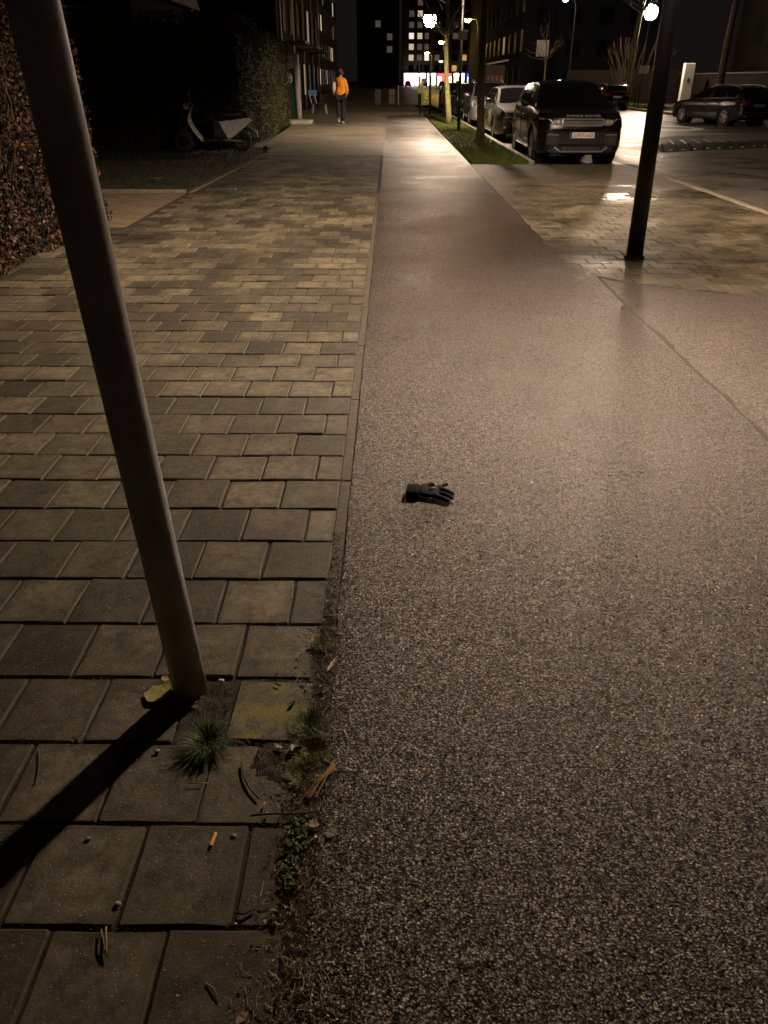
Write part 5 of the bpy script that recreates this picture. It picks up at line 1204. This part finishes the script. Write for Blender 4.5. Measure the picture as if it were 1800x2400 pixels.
for k, (x, y, s_, c_, lb) in enumerate([(-.493, 1.732, .012, (.55, .52, .46), 'white pebble beside the signpost foot'), (-.61, 1.459, .010, (.30, .27, .22), 'grey pebble at the edge of the pole shadow'), (-.362, 1.199, .010, (.30, .28, .22), 'grey pebble between cigarette end and cut paver'), (-.581, 1.028, .009, (.32, .28, .22), 'small pale pebble on the dark lower left paver'), (-.70, 1.19, .009, (.22, .19, .15), 'brownish pebble right of the pole shadow on the left')]):
    g = MB().ball((0, 0, 0), s_, 9, 6, (1.2, .85, .65)); g.v = [tuple(Vector(p) * (1 + .25 * fnoise(p[0] * 90 + k, p[1] * 90, p[2] * 90))) for p in g.v]
    o = g.build('pebble', mat('pebble_%s' % 'abcde'[k], c_, .7, bump=.3)); o.location = (x, y, s_ * .4); o.scale = (.7, .7, .7); tag(o, lb, 'pebble')
t = thing('cigarette_end', 'yellow cigarette filter end lying on the dark paver', 'cigarette', (-.4075, 1.186, .0065), R(83))
MB().lathe([(.0001, -.016), (.0044, -.0155), (.0044, .013), (.0038, .0135)], 16, axis='X').build('filter', mat('cork_paper', (.72, .38, .04), .6, bump=.2), t, smooth=False)
MB().lathe([(.0042, .013), (.0041, .0185), (.003, .020), (.0001, .0195)], 14, axis='X').build('torn_paper', mat('white_paper', (.62, .56, .44), .7), t)
MB().lathe([(.0001, -.0185), (.0036, -.018), (.0043, -.0157)], 14, axis='X').build('burnt_end', M_black, t)
jm = MB()
def sprout(x, y, sz):
    for _ in range(3):
        a = random.uniform(0, 6.28); d_ = sz * random.uniform(.4, 1); px, py = -math.sin(a) * .0012, math.cos(a) * .0012
        jm.add([(x - px, y - py, -.006), (x + px, y + py, -.006), (x + math.cos(a) * d_, y + math.sin(a) * d_, -.002 + sz * random.uniform(.2, .9))], [(0, 1, 2)])
for row in range(0, 10):
    y = Y0 + row * PY
    for _ in range(420):
        x = -.22 - 1.1 * random.random() ** 1.5
        if fnoise(x * 6, row * 3.3) > -.05: sprout(x, y + random.gauss(0, .0025), .006)
for _ in range(900):
    x = random.choice([XE - .122, XE - PX, XE - .122 - PX, XE - 2 * PX]) + random.gauss(0, .003); y = random.uniform(.9, 2.3)
    if fnoise(x * 5, y * 4, 6) > -.05: sprout(x, y, .006)
for _ in range(1500): sprout(-.205 + random.gauss(0, .02), random.uniform(.85, 2.6), .008)
o = jm.build('joint_moss', leaf_mat('joint_moss', [(.02, .022, .007), (.05, .05, .012), (.09, .08, .02)]), kind='stuff'); o['label'] = 'moss growing in the joints between the nearest pavers'; o['category'] = 'moss'
# crumbs of bark, grit and dead grass along the paving edge: nobody could count them
lit_ = MB()
for _ in range(1500):
    y = .75 + 1.6 * random.random() ** 1.2; x = -.185 + random.gauss(0, .036) - (.06 * random.random() if y < 1.6 else 0); a = random.uniform(0, 6.28); l_ = .002 + .016 * random.random() ** 2.5; w_ = random.uniform(.0004, .0012); z = .003 + random.uniform(0, .004)
    lit_.tube([(x, y, z), (x + math.cos(a) * l_ * .5, y + math.sin(a) * l_ * .5, z + random.uniform(0, .003)), (x + math.cos(a) * l_, y + math.sin(a) * l_, z)], [w_, w_, w_ * .6], 4)
for _ in range(560):
    y = .78 + 1.5 * random.random() ** 1.3; x = -.18 + random.gauss(0, .05); a = random.uniform(0, 6.28); l_ = random.uniform(.012, .045); k_ = random.gauss(0, .8); q = [Vector((x, y, .004))]
    for j in range(4): q.append(q[-1] + Vector((math.cos(a) * l_ / 4, math.sin(a) * l_ / 4, random.gauss(.0008, .002)))); a += k_ / 4
    lit_.tube([(p.x, p.y, max(.003, p.z)) for p in q], [.0006, .0008, .0007, .0006, .0003], 4)
for _ in range(260):
    y = .78 + 1.2 * random.random(); x = -.20 + random.gauss(0, .045); leaf(lit_, (x, y, random.uniform(.004, .010)), rnd_dir((0, 0, 1), .5), random.uniform(.005, .014), random.uniform(0, 6.28))
for _ in range(420):
    x = random.uniform(-1.0, -.2); y = random.uniform(.78, 2.6); l_ = random.uniform(.002, .005); lit_.ball((x, y, .003), l_ * .5, 5, 4, (1.3, .9, .5))
for _ in range(160):
    x = random.uniform(-.1, 1.2); y = random.uniform(.8, 3.2); a = random.uniform(0, 6.28); l_ = random.uniform(.003, .012); lit_.tube([(x, y, .004), (x + math.cos(a) * l_, y + math.sin(a) * l_, .005)], [.001, .0006], 4)
o = lit_.build('litter', leaf_mat('litter_mix', [(.06, .042, .025), (.18, .13, .08), (.32, .25, .16), (.52, .44, .33)], .8), kind='stuff'); o['label'] = 'crumbs of bark, grit and dead grass along the paving edge'; o['category'] = 'litter'
